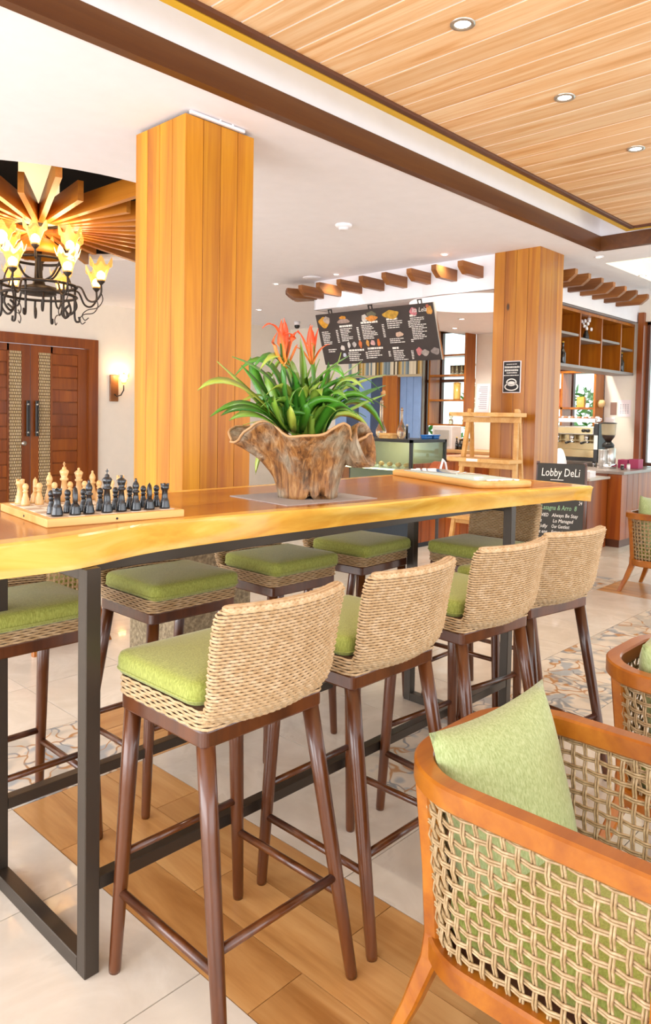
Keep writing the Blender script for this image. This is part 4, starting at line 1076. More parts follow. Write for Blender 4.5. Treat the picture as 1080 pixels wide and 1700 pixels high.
# display case and panelled base
DX, DY = 5.95, 4.44
base_ = thing('bar_counter', 'bar base with navy end and red panelled front under the display case', 'counter', (DX, DY, 0))
navy = plain('navy_panel', '#26303a', .5)
MB().bb(0, .62, 0, 1.35, 0, .55).build('body', navy, base_)
MB().bb(.62, 1.75, .02, .5, 0, .86).build('bar_body', M['redwood'], base_)
panel_front(base_, 'x', .03, 1.74, -.018, .05, .86, 12, 1)
MB().bb(.63, 1.76, -.03, .5, .86, .89, .003).build('worktop', plain('wood_worktop', '#a8693a', .35), base_)
case = thing('display_case', 'black-framed glass pastry display case on the bar', 'display case', (DX, DY, .55))
ct = .55; cw, cd = .62, 1.35; fr = .028
mb = MB()
for x in (0, cw-fr):
    for y in (0, cd-fr): mb.bb(x, x+fr, y, y+fr, 0, ct)
mb.bb(0, cw, 0, cd, ct-.03, ct); mb.bb(0, cw, 0, cd, 0, .02); mb.build('frame', M['blackplastic'], case)
for b in ((.01, .014, fr, cd-fr, .02, ct-.03), (fr, cw-fr, .01, .014, .02, ct-.03)): MB().bb(*b).build('pane', M['glass'], case)
MB().bb(fr, cw-fr, fr, cd-fr, .24, .25).build('shelf', plain('glass_shelf', '#c9d2c4', .1), case)
MB().bb(.03, .05, fr, cd-fr, .228, .238).build('light_strip', emit('led_strip', '#fff2b0', 6), case)
MB().bb(cw-fr-.01, cw-fr, fr, cd-fr, .02, ct-.03).build('back_panel', plain('case_back', '#8b8468', .4), case)
point_light((.3, .6, .48), 5, (1, .9, .6), .1, 'case_light', case)
pastry = plain('pastry', '#d9a55a', .7, vary=.3)
for k in range(9):
    o = thing('pastry', 'golden bun in the display case, number %s from the glass corner' % ordn[k] if k < 8 else 'golden bun in the display case, farthest from the glass corner', 'pastry', (DX+.2, DY+.2+k*.115, .8+.001), random.uniform(0, 3), 'pastries in the display case')
    MB().ball((0, 0, .025), .04, 10, (1.2, .8, .65)).build('crust', pastry, o); MB().ball((0, 0, .045), .02, 8, (1.1, .7, .4)).build('glaze', plain('glaze', '#f0cf8e', .3), o)
# things on the case
CT = .55+ct
for px, h, t in ((688, 0, 'left'), (733, 0, 'right')):
    q = pix(px*.0+(708 if t == 'left' else 734), 726, y=DY+.18); o = thing('food_box', 'blue plastic food box, the %s one on the display case' % t, 'box', (DX+(.42 if t == 'left' else .555), DY+.12, CT))
    blue = plain('blue_plastic', '#2f78c4', .4); MB().loft([[(x, y, z) for x, y in rrect(.055*k, .04*k, .012, 3)] for z, k in ((0, .9), (.035, 1))]).build('tub', blue, o); MB().loft([[(x, y, z) for x, y in rrect(.06, .045, .012, 3)] for z in (.035, .045)]).build('lid', blue, o)
gclear = plain('amber_clear_glass', '#f0dcbc', .05, trans=.9)
q = pix(664, 722, x=6.2)
b = thing('glass_decanter', 'tall slender glass decanter on the display case', 'decanter', (6.22, q.y, CT))
MB().lathe([(.03, 0), (.045, .02), (.05, .07), (.035, .13), (.014, .18), (.012, .28), (.018, .30)], n=20).build('body', gclear, b); MB().lathe([(.012, .30), (.014, .315), (.004, .33)], n=12).build('stopper', gclear, b)
q = pix(630, 722, x=6.2)
b = thing('glass_decanter', 'tall glass decanter half hidden by the bromeliad leaves', 'decanter', (6.22, q.y, CT))
MB().lathe([(.035, 0), (.055, .02), (.058, .08), (.03, .15), (.018, .2), (.018, .36), (.024, .38)], n=20).build('body', gclear, b); MB().lathe([(.016, .38), (.018, .395), (.006, .41)], n=12).build('stopper', gclear, b)
q = pix(646, 722, x=6.1)
b = thing('wooden_crate', 'small pale wooden crate on the display case', 'crate', (6.08, q.y, CT))
for z in (0, .03): MB().bb(-.04, .04, -.09, .09, z, z+.026, .002).build('slat', M['light_wood'], b)
MB().bb(-.03, .03, -.085, .085, .01, .05).build('liner', M['light_wood'], b)
q = pix(675, 722, x=6.2); b = thing('pepper_tube', 'slim dark glass tube standing beside the slender decanter', 'tube', (6.2, q.y, CT))
MB().lathe([(.011, 0), (.011, .12), (.012, .13)], n=14).build('body', M['darkglass'], b); MB().lathe([(.013, .13), (.013, .15), (.005, .152)], n=14).build('cap', M['steel'], b)
# espresso jugs / jars on back counter left of the pillar
bc = thing('back_counter', 'wooden back counter along the cafe window wall', 'counter', (8.35, 4.95, 0))
MB().bb(0, .53, 0, 2.95, 0, .86).build('body', M['redwood'], bc); MB().bb(-.03, .53, 0, 2.95, .86, .9, .004).build('worktop', plain('wood_worktop_2', '#b98a55', .35), bc); panel_front(bc, 'y', 0, 2.95, -.018, .06, .86, 16, 1)
jar_spots = [(757, 'leftmost'), (763, 'second'), (769, 'third'), (776, 'rightmost')]
for k, (px, t) in enumerate(jar_spots):
    q = pix(px, 750, x=8.5); bottle('sauce_bottle', (8.5, q.y, .9), .16-.02*(k % 2), .026, M['darkglass'] if k < 3 else gclear, '%s small sauce bottle on the back counter by the window' % t, M['gold'], 'sauce bottles on the back counter', .45)
q = pix(735, 745, x=8.42); b = thing('ice_box', 'pale grey appliance box under the window shelf', 'appliance', (8.5, q.y, .9))
MB().bb(-.12, .12, -.16, .16, 0, .32, .01).build('body', plain('grey_plastic', '#c9c2bd', .5), b); MB().bb(-.125, -.12, -.12, .12, .05, .26).build('front_panel', M['steel'], b)
# ---- window shelves
def window_shelf(y0, y1, z0, z1, levels, label, splits=()):
    s = thing('window_shelf', label, 'shelf', (XW-.24, y0, z0)); L = y1-y0; H = z1-z0; or_ = M['shelfwood']
    for a, b, c, d in ((0, .025, 0, H), (L-.025, L, 0, H)): MB().bb(0, .24, a, b, c, d).build('side', or_, s)
    for z in [0]+levels+[H-.025]: MB().bb(0, .24, .025, L-.025, z, z+.025).build('shelf_board', or_, s)
    for y in splits: MB().bb(0, .24, y-.012, y+.012, .025, H-.025).build('divider', or_, s)
    return s
window_shelf(5.575, 6.19, 1.215, 2.585, [.345, .69, .97], 'open orange wood shelf in front of the tall cafe window')
window_shelf(3.75, 4.60, 1.0, 1.93, [.46], 'open orange wood shelf in front of the bright window by the coffee machine', (.43,))
gls = [(751, 632, 'left glass'), (758, 632, 'middle glass'), (766, 632, 'right glass')]
for px, py, t in gls:
    q = pix(px, py, x=8.76); o = thing('water_glass', t+' of three on the upper window shelf', 'glass', (8.76, q.y, 1.215+.69+.025), 0, 'glasses on the window shelf')
    MB().lathe([(.033, 0), (.037, .02), (.04, .13), (.037, .13), (.034, .02), (.005, .015)], n=18, cap=False).build('body', gclear, o); MB().lathe([(.034, .003), (.034, .008)], n=16).build('base', gclear, o)
q = pix(758, 660, x=8.76); o = thing('candle_jar', 'tall amber jar on the middle window shelf', 'jar', (8.76, q.y, 1.215+.345+.025)); MB().lathe([(.05, 0), (.052, .01), (.052, .22)], n=20).build('body', plain('amber_jar', '#d9b25e', .3), o); MB().lathe([(.053, .22), (.053, .235), (.02, .24)], n=20).build('lid', M['light_wood'], o)
for px, t in ((748, 'left'), (782, 'right')):
    q = pix(px, 700, x=8.76); o = thing('hourglass', t+' small hourglass-shaped jar on the lowest window shelf', 'jar', (8.76, max(q.y, 5.64), 1.24)); MB().lathe([(.03, 0), (.035, .03), (.03, .06), (.012, .08), (.03, .1), (.03, .12)], n=16).build('body', gclear, o); MB().lathe([(.03, .12), (.032, .16), (.02, .17)], n=16).build('cork', M['light_wood'], o)
q = pix(932, 650, x=8.76); o = thing('orange_jar', 'orange lidded jar beside the reddish pillar on the window shelf', 'jar', (8.76, q.y, 1.485)); MB().lathe([(.05, 0), (.055, .02), (.055, .2)], n=18).build('body', plain('orange_plastic', '#d8702c', .4), o); MB().lathe([(.057, .2), (.057, .23), (.02, .235)], n=18).build('lid', plain('orange_lid', '#c2551a', .4), o)
q = pix(964, 676, x=8.76); o = thing('yellow_box', 'small yellow box on the window shelf behind the coffee machine', 'box', (8.76, q.y, 1.485)); MB().bb(-.03, .03, -.045, .045, 0, .13, .003).build('carton', plain('yellow_card', '#d9b34c', .6), o); MB().bb(-.031, -.03, -.03, .03, .03, .09).build('panel', M['light_wood'], o)
q = pix(997, 676, x=8.76); o = thing('dried_bunch', 'round dried flower ball right on the window shelf', 'flowers', (8.76, q.y, 1.485)); MB().ball((0, 0, .05), .05, 12).build('bloom', plain('dried_flower', '#d8b27c', .8, vary=.4), o); MB().lathe([(.02, 0), (.022, .02)], n=12).build('stand', M['light_wood'], o)
# ---- espresso machine
em = thing('espresso_machine', 'steel and black espresso machine with cups on top', 'coffee machine', (8.36, 3.86, CH))
gold_steel = plain('warm_steel', '#c8b48a', .25, .85)
EL = .34
MB().bb(-.16, .2, -EL, EL, .06, .10, .004).build('drip_tray', M['blackplastic'], em)
MB().bb(-.02, .2, -EL+.03, EL-.03, .10, .36).build('back_splash', gold_steel, em)
MB().bb(-.16, .2, -EL+.03, EL-.03, .36, .46, .01).build('head', M['steel'], em)
MB().bb(-.165, -.16, -EL+.05, EL-.05, .375, .445).build('button_panel', gold_steel, em)
MB().bb(-.14, -.02, -EL+.03, EL-.03, .10, .19, .004).build('lower_tray', gold_steel, em)
for s_ in (-1, 1):
    MB().bb(-.18, .2, s_*EL-.028, s_*EL+.028, .05, .50, .008).build('side_panel', M['blackplastic'], em)
    MB().bb(-.184, -.18, s_*EL-.022, s_*EL+.022, .2, .36).build('side_inlay', M['steel'], em)
for k in range(3):
    y = -.2+.18*k; g = MB().cyl((-.1, y, .36), (-.1, y, .30), .032, n=16).build('group_head', M['chrome'], em)
    MB().cyl((-.1, y, .29), (-.1, y, .265), .036, n=16).build('portafilter', M['chrome'], g); MB().tube([(-.13, y, .278), (-.25, y, .268)], [.011, .015], 10).build('grip', M['blackplastic'], g)
for y in (-.24, -.19): MB().cyl((-.165, y, .41), (-.19, y, .41), .02, n=14).build('knob', M['blackplastic'], em)
for x in (-.12, .16):
    for y in (-.3, .3): MB().cyl((x, y, 0), (x, y, .06), .016, n=10).build('foot', M['chrome'], em)
MB().bb(-.14, .18, -EL+.04, EL-.04, .505, .512).bb(-.15, -.14, -EL+.03, EL-.03, .505, .55).build('cup_rail', M['chrome'], em)
cup0 = None; cn = 0
cm = [plain('brown_cup', '#8a5a34', .4), M['paper']]
for r_ in range(2):
    for k in range(7):
        c = thing('coffee_cup', 'upturned coffee cup on the espresso machine, %s row, %s from the right' % ('front' if r_ == 0 else 'rear', ordn[k]), 'cup', (8.36-.09+.12*r_, 3.86-.26+.083*k, CH+.513), 0, 'cups on the espresso machine')
        MB().lathe([(.034, 0), (.036, .01), (.03, .045), (.018, .06)], n=14).build('bowl', cm[r_], c); MB().tube([(0, -.033, .015), (0, -.05, .02), (0, -.048, .04), (0, -.03, .043)], .004, 6).build('handle', cm[r_], c)
# ---- grinder
gr = thing('coffee_grinder', 'chrome coffee grinder with bean hopper right of the espresso machine', 'grinder', (8.12, 3.36, CH))
MB().loft([[(x, y, z) for x, y in rrect(.09, .08, .02, 4)] for z in (0, .05)]).build('base', M['chrome'], gr)
MB().lathe([(.055, .05), (.06, .06), (.06, .22), (.05, .23)], (.03, -.02, 0), n=20).build('motor', M['steel'], gr)
MB().lathe([(.05, .02), (.045, .10), (.045, .2), (.048, .21)], (-.05, .03, 0), n=20).build('doser', plain('clear_doser', '#b8b4ae', .1, .3), gr)
MB().lathe([(.062, .23), (.066, .26), (.04, .29), (.03, .30)], (.02, 0, 0), n=20).build('collar', M['blackplastic'], gr)
MB().lathe([(.03, .30), (.065, .35), (.072, .38)], (.02, 0, 0), n=20).build('beans', plain('coffee_beans', '#2e1a10', .5), gr)
MB().lathe([(.073, .37), (.08, .49), (.081, .495)], (.02, 0, 0), n=20, cap=False).build('hopper', plain('hopper_plastic', '#c7b690', .15, alpha=.55), gr); MB().lathe([(.084, .495), (.084, .505), (.05, .51)], (.02, 0, 0), n=20).build('lid', M['blackplastic'], gr)
b = thing('pink_box', 'magenta napkin box at the right end of the coffee counter', 'box', (8.38, 3.20, CH)); pk = plain('magenta', '#a8355c', .5)
for y in (-.06, .06): MB().bb(-.07, .07, y-.055, y+.055, 0, .105 if y < 0 else .095, .004).build('bin', pk, b)
b = thing('salt_shaker', 'small white shaker in front of the magenta box', 'shaker', (8.12, 3.12, CH)); MB().lathe([(.016, 0), (.018, .01), (.018, .05)], n=14).build('body', M['paper'], b); MB().lathe([(.018, .05), (.016, .06), (.005, .064)], n=14).build('cap', M['steel'], b)
b = thing('pepper_shaker', 'small dark shaker left of the white shaker', 'shaker', (8.05, 3.16, CH)); MB().lathe([(.016, 0), (.018, .01), (.018, .045)], n=14).build('body', M['darkglass'], b); MB().lathe([(.018, .045), (.016, .055), (.005, .058)], n=14).build('cap', M['steel'], b)
# person behind the pillar is only a white sleeve edge: a folded white shape stands in for it
b = thing('white_sleeve', 'white draped cloth beside the reddish pillar in front of the coffee machine', 'cloth', (7.62, 3.52, CH-.055))
q = pix(921, 770, x=7.66); b.location = (7.76, q.y, CH)
MB().loft([[(x*k, y*k, z) for x, y in rrect(.05, .07, .03, 4)] for z, k in ((0, 1), (.05, 1.05), (.12, .85), (.19, .5), (.21, .2))]).build('fold', M['paper'], b)
# notes on the wall
for nm, cs, col, lab in (('wall_notice', ((1013, 668), (1022.5, 689)), '#8a6a5c', 'small brown notice on the wall right of the window'), ('wall_sheet', ((1026, 664), (1046, 692)), '#f1e4e6', 'printed white sheet on the wall beside the brown notice'), ('paper_slip', ((1004, 693), (1020, 704)), '#f3ecec', 'blank white slip on the wall above the grinder')):
    a = pix(*cs[0], x=XW-.006); b_ = pix(*cs[1], x=XW-.006); o = thing(nm, lab, 'notice', (XW-.004, a.y, b_.z)); w = a.y-b_.y; h = a.z-b_.z
    MB().bb(-.003, .003, -w, 0, 0, h).build('sheet', plain(nm+'_paper', col, .8), o)
    if nm == 'wall_sheet':
        mb = MB()
        for r_ in range(7):
            for c_ in range(4): mb.bb(-.0042, -.003, -w*.15-c_*w*.19-.018, -w*.15-c_*w*.19, h*.2+r_*h*.085, h*.2+r_*h*.085+.006)
        mb.build('print', plain('grey_ink', '#8b8288', .8), o)
# ---- shutters, blind and post at the left of the cafe
XP = 8.5
o = thing('blue_shutter', 'tall pale blue painted shutter beside the window', 'shutter', (XP, 6.2, .9)); bl = plain('blue_paint', '#7f9cc8', .6, vary=.12)
for k in range(3): MB().bb(-.02, .02, .005+k*.119, .005+k*.119+.114, 0, 1.02, .003).build('board', bl, o)
MB().bb(-.03, -.02, .17, .18, .12, .2).build('latch', M['blackplastic'], o)
o = thing('wooden_post', 'orange-brown square post between the blue shutters', 'post', (XP, 6.57, .9)); MB().bb(-.08, .04, 0, .27, 0, 1.02, .004).build('shaft', M['shelfwood'], o); MB().bb(-.09, .05, -.004, .274, 0, .06, .003).build('foot_block', M['shelfwood'], o)
o = thing('navy_shutter', 'dark blue slatted shutter behind the bromeliad leaves', 'shutter', (XP, 6.86, .9)); nv = plain('navy_paint', '#3c4c68', .6, vary=.15)
for k in range(4): MB().bb(-.02, .02, .005+k*.24, .005+k*.24+.232, 0, 1.02, .003).build('board', nv if k % 2 == 0 else bl, o)
o = thing('roman_blind', 'striped fabric blind below the menu board', 'blind', (XP-.05, 6.16, 1.90))
sc_ = ['#c9b98c', '#6d7f86', '#e6dcc2', '#b08a3e', '#8b9aa0', '#d9cfb4', '#5c5240']
smats = [plain('stripe_%d' % k, c, .8) for k, c in enumerate(sc_)]
for k in range(44): MB().bb(-.008, .008, k*.031, k*.031+.0305, .03, .62).build('stripe', smats[(k*3+k//5) % 7], o)
MB().bb(-.02, .02, 0, 1.365, 0, .035, .004).build('bottom_bar', plain('blind_bar', '#b9ab8c', .6), o)
boxes('wall_partition', M['cream'], [(XP+.05, XP+.1, 6.16, 7.9, 2.5, ZC)], 'cream partition around the blue shutters')
# ---- menu board
T0 = Vector(pix(523, 524, x=5.93)); T1 = Vector(pix(718, 501, x=5.93)); B1 = Vector(pix(735, 597, x=6.11))
bw = T0.y-T1.y; mz = (T0.z+T1.z)/2; tilt = math.atan2(.18, mz-B1.z); mh = math.hypot(.18, mz-B1.z)
mn = thing('menu_board', 'dark hanging menu board with food pictures and white print', 'menu board', (5.93, T1.y, mz))
mn.rotation_euler = (0, -tilt, 0)   # local: y along the board, -z down the face, -x towards the viewer
MB().bb(0, .02, 0, bw, -mh, 0, .002).build('panel', plain('menu_brown', '#3b322f', .6), mn)
MB().bb(-.001, .021, -.012, 0, -mh, 0).build('edge', M['steel'], mn)
for fy in (.1, .5, .86): MB().bb(.004, .016, bw*fy-.025, bw*fy-.017, 0, BZ-mz-.002).bb(.004, .016, bw*fy+.017, bw*fy+.025, 0, BZ-mz-.002).bb(0, .02, bw*fy-.025, bw*fy+.025, BZ-mz-.012, BZ-mz-.002).build('bracket', M['blackplastic'], mn)
ink = plain('white_print', '#e9e4dc', .8)
def block(u0, u1, v0, v1, rows, seed, ragged=.45, h=.45):
    rnd = random.Random(seed); mb = MB()
    for r_ in range(rows):
        v = v0+(v1-v0)*(r_+.5)/rows; hh = (v1-v0)/rows*h*mh*.5; u = u0; ue = u1-(u1-u0)*ragged*rnd.random()
        while u < ue:
            w = min(rnd.uniform(.008, .03), ue-u); mb.bb(-.0012, 0, bw*(1-u-w), bw*(1-u), -mh*v-hh, -mh*v+hh); u += w+.004
    return mb
k = 0; mb = MB()
for (u0, u1, v0, v1, rows) in ((.03, .13, .33, .60, 8), (.205, .32, .30, .56, 8), (.40, .54, .27, .55, 9), (.62, .76, .24, .39, 4), (.62, .75, .56, .66, 3), (.63, .75, .78, .98, 6), (.24, .38, .77, .95, 5), (.42, .54, .76, .92, 4), (.81, .93, .22, .62, 13), (.06, .16, .68, .76, 2)):
    b_ = block(u0, u1, v0, v1, rows, k); mb.add(b_.v, b_.f); k += 1
for u0, v0, v1, n_ in ((.165, .32, .58, 8), (.355, .30, .56, 8), (.575, .29, .54, 8), (.79, .27, .4, 4), (.79, .60, .66, 2), (.775, .80, .97, 6), (.395, .78, .92, 4), (.59, .79, .9, 4)):
    b_ = block(u0, u0+.018, v0, v1, n_, k, 0, .5); mb.add(b_.v, b_.f); k += 1
mb.build('small_print', ink, mn)['kind'] = 'stuff'
mb = MB()
for (u0, u1, v) in ((.205, .32, .265), (.40, .545, .235), (.62, .71, .215), (.25, .385, .74), (.42, .55, .725), (.63, .68, .745), (.81, .86, .19)):
    b_ = block(u0, u1, v-.02, v+.02, 1, k, 0, .9); mb.add(b_.v, b_.f); k += 1
mb.build('headings', ink, mn)
text('Ita Lela', .062, 'heading_script', ink, mn, (-.009, bw*.165, -mh*.135), (R(90), 0, R(-90)), .3)
pics = [(.07, .16, .05, .10, '#d99a2b'), (.10, .12, .03, .07, '#b9a79a'), (.25, .10, .03, .03, '#d8902c'), (.25, .17, .055, .045, '#a08a80'), (.44, .15, .025, .07, '#cfc8c0'), (.50, .10, .04, .06, '#6b6a55'), (.50, .17, .05, .05, '#d98a3a'), (.665, .135, .065, .075, '#c79a35'), (.845, .12, .028, .07, '#c97a80'), (.965, .12, .022, .08, '#d99a4a'), (.955, .05, .012, .03, '#b0604a'),
        (.26, .63, .012, .06, '#cfc9c4'), (.31, .63, .018, .05, '#b9b2ae'), (.365, .63, .014, .07, '#d0703c'), (.43, .62, .013, .06, '#dd9a4a'), (.475, .62, .018, .05, '#d8a8a4'), (.525, .62, .012, .07, '#d8702c'), (.705, .50, .03, .045, '#e0b8a0'), (.84, .83, .022, .07, '#cc7a7a'), (.885, .86, .03, .055, '#a89c94'), (.965, .84, .032, .06, '#8e8480'), (.20, .68, .018, .05, '#d8ccc4'), (.205, .82, .014, .04, '#b8c0d0')]
for i_, (u, v, ru, rv, c) in enumerate(pics):
    mb = MB(); nn = 18; pts = [(-.0018 if q == 0 else -.0018, 0, 0) for q in range(1)]
    ringp = [(bw*(1-u)+bw*ru*(1+.15*math.sin(3*a+i_))*math.cos(a), -mh*v+mh*rv*(1+.15*math.cos(4*a+i_))*math.sin(a)) for a in [2*PI*q/nn for q in range(nn)]]
    mb.loft([[(-.0006, y, z) for y, z in ringp], [(-.002-.0002*i_, y, z) for y, z in ringp]], smooth=False)
    n = NT('food_print_%d' % i_); vv = n.coords((1, 1, 1), rnd=False); ff = n.noise(vv, 30, 4)
    cc = lin(c); mx = n.n('ShaderNodeMix', data_type='RGBA'); n.l(ff, mx.inputs[0]); mx.inputs[6].default_value = tuple(k*.35 for k in cc[:3])+(1,); mx.inputs[7].default_value = tuple(min(1, k*1.5) for k in cc[:3])+(1,); n.l(mx.outputs[2], n.b.inputs['Base Color'])
    mb.build('food_picture', n.m, mn)
# ---- poster and sheet on / before the reddish pillar
q0 = pix(836, 600, x=5.835); q1 = pix(863.5, 652, x=5.835)
po = thing('coffee_poster', 'small black chalk-style poster on the reddish pillar', 'poster', (5.839, q1.y, q1.z)); pw, ph = q0.y-q1.y, q0.z-q1.z
MB().bb(-.012, 0, 0, pw, 0, ph).build('frame', M['paper'], po); MB().bb(-.0135, -.012, .006, pw-.006, .006, ph-.006).build('sheet', plain('chalk_black', '#2b2829', .8), po)
mb = MB()
for r_, (v, wd, hh) in enumerate(((.90, .55, .025), (.81, .85, .06), (.71, .72, .06), (.63, .6, .035), (.55, .8, .03))):
    u = (1-wd)/2
    while u < (1+wd)/2: w = random.uniform(.03, .07); mb.bb(-.0145, -.0135, pw*u, pw*(u+w), ph*v-ph*hh*.5, ph*v+ph*hh*.5*random.uniform(.6, 1)); u += w+.025
for cyy, rx, ry in ((.33, .30, .12), (.19, .40, .13)):
    for kk, th in ((1, .02),): mb.loft([[(-.0146, pw*(.5+(rx-d)*math.cos(2*PI*q/24)), ph*(cyy+(ry-d*.5)*math.sin(2*PI*q/24))) for q in range(24)] for d in (0, .07)], cap=False)
mb.loft([[(-.0147, pw*(.5+.2*math.cos(2*PI*q/20)), ph*(.31+.05*math.sin(2*PI*q/20))) for q in range(20)], [(-.0147, pw*(.5+.05*math.cos(2*PI*q/20)), ph*(.31+.01*math.sin(2*PI*q/20))) for q in range(20)]], cap=False)
mb.build('chalk_drawing', ink, po)
# ---- ladder shelf (easel) before the pillar
XE = 5.62; le = thing('ladder_shelf', 'pale wooden ladder shelf leaning by the reddish pillar', 'shelf', (XE, 3.33, 0))
def beam(a, b, w, d, name, mat='light_wood'):
    a, b = Vector(a), Vector(b); t = (b-a).normalized(); s_ = Vector((0, 1, 0)); u = t.cross(s_).normalized(); s_ = u.cross(t)
    return MB().loft([[p+s_*(w/2*i)+u*(d/2*j) for i, j in ((-1, -1), (1, -1), (1, 1), (-1, 1))] for p in (a, b)], smooth=False).build(name, M[mat], le)
ly = lambda px, py, xx: pix(px, py, x=xx)
for s_ in (1, -1):
    yt = .26 if s_ > 0 else -.26
    beam((-.0, yt*.88, 1.41), (-.18, yt*1.22, 0), .035, .03, 'front_leg'); beam((.02, yt*.88, 1.40), (.16, yt*1.0, 0), .03, .025, 'rear_leg')
for z, dx, L in ((1.345, -.03, .60), (.955, -.08, .60), (.46, -.12, .62)):
    MB().bb(dx-.12, dx+.10, -L/2+.02, L/2+.03, z, z+.035, .003).build('shelf_board', M['light_wood'], le)
    MB().bb(dx-.01, dx+.015, -L/2+.02, L/2-.02, z-.05, z-.003, .002).build('cross_rail', M['light_wood'], le)
MB().bb(-.203, -.2, .02, .13, .962, .985).build('price_tag', M['paper'], le)
ms = thing('menu_sheet', 'white printed menu sheet standing on the top of the ladder shelf', 'menu', (XE-.04, 3.42, 1.381)); ms.rotation_euler = (0, R(5), 0)
MB().bb(-.004, .004, -.065, .065, 0, .25).build('sheet', M['paper'], ms)
mb = MB()
for r_ in range(12): mb.bb(-.0052, -.004, -.045, .045-.03*random.random(), .03+r_*.017, .036+r_*.017)
mb.build('print', plain('faint_print', '#b9b0b8', .8), ms)
# ---- chalkboard
D0 = 5.3
A_ = [pix(px, py, z=None, x=None, y=None) if 0 else (EYEV+(FW+RT*((px-540)/F_PX)-UP*((py-CY)/F_PX))*d) for px, py, d in ((895, 768, D0+.12), (968.5, 772, D0), (944, 892, D0-.12), (876, 884, D0))]
TLc, TRc, BRc, BLc = A_
yv = (TRc-TLc); wv_ = yv.length; yv.normalize(); dn = ((BLc-TLc)+(BRc-TRc))*.5; dn = dn-yv*dn.dot(yv)*1.0; hv = dn.length
ang = math.atan2(yv.y, yv.x)
sb = thing('chalkboard_sign', 'standing chalkboard sign reading Lobby Deli behind the table end', 'sign', ((TLc.x+TRc.x)/2, (TLc.y+TRc.y)/2, 0), math.atan2(yv.y, yv.x))
zt = (TLc.z+TRc.z)/2; lean = R(9); hb = 1.0
# local x across (viewer's left to right), face looks to local -y
brd = Matrix.Rotation(-lean, 3, 'X')
def on_board(x, d, off=0): # d down from the top edge along the face
    return Vector((x, -math.sin(lean)*d-off*math.cos(lean), zt-math.cos(lean)*d+off*math.sin(lean)*-1))
def slab(x0, x1, d0, d1, t0, t1):
    P = [on_board(x, d, t) for t in (t0, t1) for x, d in ((x0, d0), (x1, d0), (x1, d1), (x0, d1))]
    return MB().add(P, [(0, 1, 2, 3), (7, 6, 5, 4), (0, 4, 5, 1), (1, 5, 6, 2), (2, 6, 7, 3), (3, 7, 4, 0)])
hw_ = wv_/2+.01; DB = .62
slab(-hw_, hw_, 0, DB, -.006, .006).build('board', plain('chalkboard', '#35332f', .75), sb)
for s_ in (-1, 1):
    slab(s_*hw_-.012, s_*hw_+.012, -.012, zt/math.cos(lean), -.014, -.006).build('front_leg', M['stoolwood'], sb)
    a = Vector((s_*hw_, .012, zt)); b_ = Vector((s_*(hw_+.0), .30, 0)); MB().tube([a, b_], .014, 6).build('rear_leg', M['stoolwood'], sb)
slab(-hw_, hw_, DB, DB+.25, -.012, -.004).build('lower_panel', plain('raw_wood_panel', '#8a6a48', .7), sb)
rotb = (R(90)-lean, 0, 0)
def chalk(s_, size, x, d, wid, mat=None, sh=.15):
    p = on_board(x, d, .0075); o = text(s_, size, 'chalk_writing', mat or ink, sb, p, rotb, sh)
    xs_ = [v.co.x for v in o.data.vertices]; k = wid/(max(xs_)-min(xs_)); o.scale = (k, 1, 1); return o
chalk('Lobby DeLi', .083, -hw_*.84, .09, hw_*1.62, None, .1)
slab(-.07, .02, .115, .119, .0065, .0075).build('underline', ink, sb)
gch = plain('green_chalk', '#8fb48a', .8)
chalk('APPETIZERS DELI', .034, -hw_*.6, .165, hw_*1.2, gch)
for s_, sz, x, d, wd, mm in (('Lasagna & Arro  8', .05, -.78, .335, 1.5, gch), ('24', .036, .8, .29, .14, None),
        ('DRVIED', .036, -.95, .385, .5, None), ('Always Be Stay', .036, -.3, .385, 1.1, None), ('els', .036, -.95, .425, .22, None), ('Lo Managed', .036, -.25, .425, .85, None),
        ('lli idly', .036, -.97, .465, .5, None), ('Our Gentlest', .036, -.3, .465, .75, None), ('ent eng', .036, -.97, .505, .5, None), ('Entertainment', .036, -.3, .505, .85, None), ('Timeout', .036, -.3, .55, .5, None)):
    chalk(s_, sz, hw_*x, d, hw_*wd, mm, .2)
# ---- basket seen behind the table end: small terracotta handle bag
q = pix(727, 781, y=2.9); b = thing('rattan_bag', 'small round terracotta bag with a pale cord behind the table', 'bag', (q.x, 2.9, 0))
b.location = (q.x, 2.9, 0)
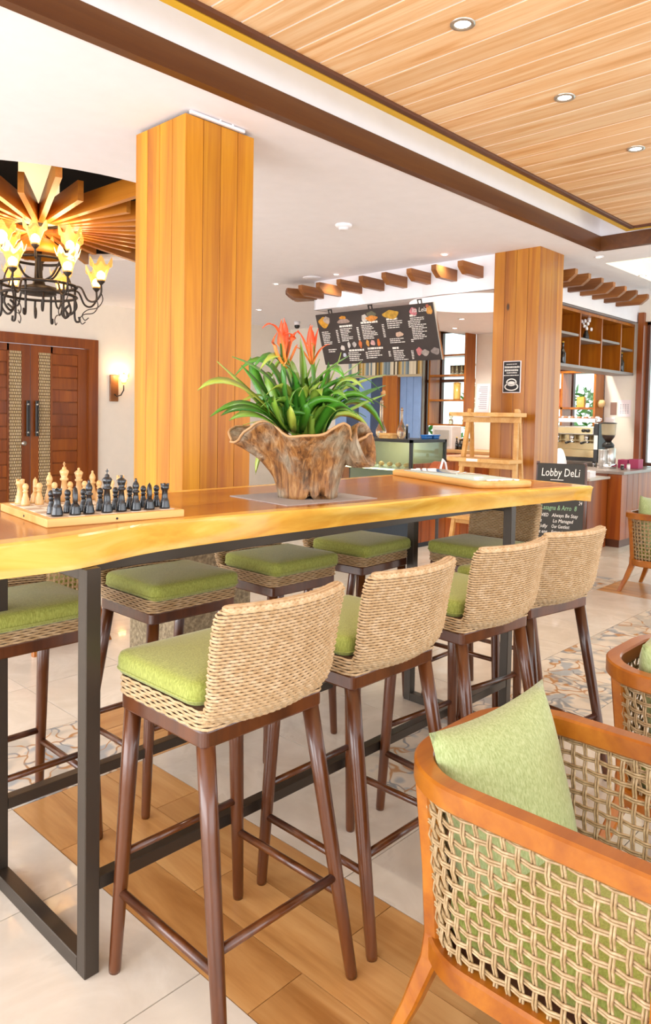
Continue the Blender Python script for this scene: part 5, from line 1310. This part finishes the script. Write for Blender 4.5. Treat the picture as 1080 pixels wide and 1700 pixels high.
# it hangs on a slim stand
MB().cyl((0, 0, 0), (0, 0, .9), .012, n=10).lathe([(.1, 0), (.1, .015), (.02, .02)], n=20).build('stand', M['iron'], b)
MB().loft([[(.075*math.cos(t), y, .93+.1*math.sin(t)) for t in [PI*k/10 for k in range(11)]] for y in (-.03, .03)], smooth=False).build('body', plain('terracotta', '#a8552a', .6), b)
MB().tube([(-.03, -.035, .93), (-.025, -.036, .99), (.0, -.036, 1.045), (.03, -.036, 1.02), (.05, -.036, .96)], .008, 8).build('cord', M['paper'], b)
# ---- planting outside the windows
def shrub(name, loc, h, w, label, seed, n_=420):
    rnd = random.Random(seed); t = thing(name, label, 'shrub', loc); mb = MB()
    for k in range(n_):
        a = rnd.uniform(0, 2*PI); r_ = w*math.sqrt(rnd.random()); z = h*rnd.uniform(.12, 1); c = Vector((r_*math.cos(a)*(1.1-.5*z/h), r_*math.sin(a)*(1.1-.5*z/h), z))
        d = Vector((rnd.uniform(-1, 1), rnd.uniform(-1, 1), rnd.uniform(-.3, 1))).normalized(); s_ = d.cross(Vector((rnd.uniform(-1, 1), rnd.uniform(-1, 1), .3))).normalized()
        L = rnd.uniform(.12, .26); ww = L*.16; mb.add([c, c+d*L*.5+s_*ww, c+d*L, c+d*L*.5-s_*ww], [(0, 1, 2, 3)])
    o = mb.build('foliage', M['leaf'], t); o['kind'] = 'stuff'
    mb = MB()
    for k in range(6): a = rnd.uniform(0, 6.28); mb.tube([(0, 0, 0), (w*.3*math.cos(a), w*.3*math.sin(a), h*.8)], [.02, .006], 6)
    mb.build('stems', M['rafter'], t); return t
shrub('garden_shrub', (10.6, 8.1, -.15), 3.0, .6, 'tall green shrub outside the tall cafe window', 3)
shrub('garden_shrub', (10.9, 6.5, -.15), 2.3, .6, 'lower green shrub outside behind the window shelf', 4)
shrub('garden_shrub', (11.2, 5.0, -.15), 1.9, .6, 'green shrub outside the window behind the coffee machine', 5)
boxes('floor_garden', plain('garden_paving', '#c9c4b8', .9), [(10.2, 16, -4.2, 12, -.2, -.15)], 'pale paving outside the cafe windows')
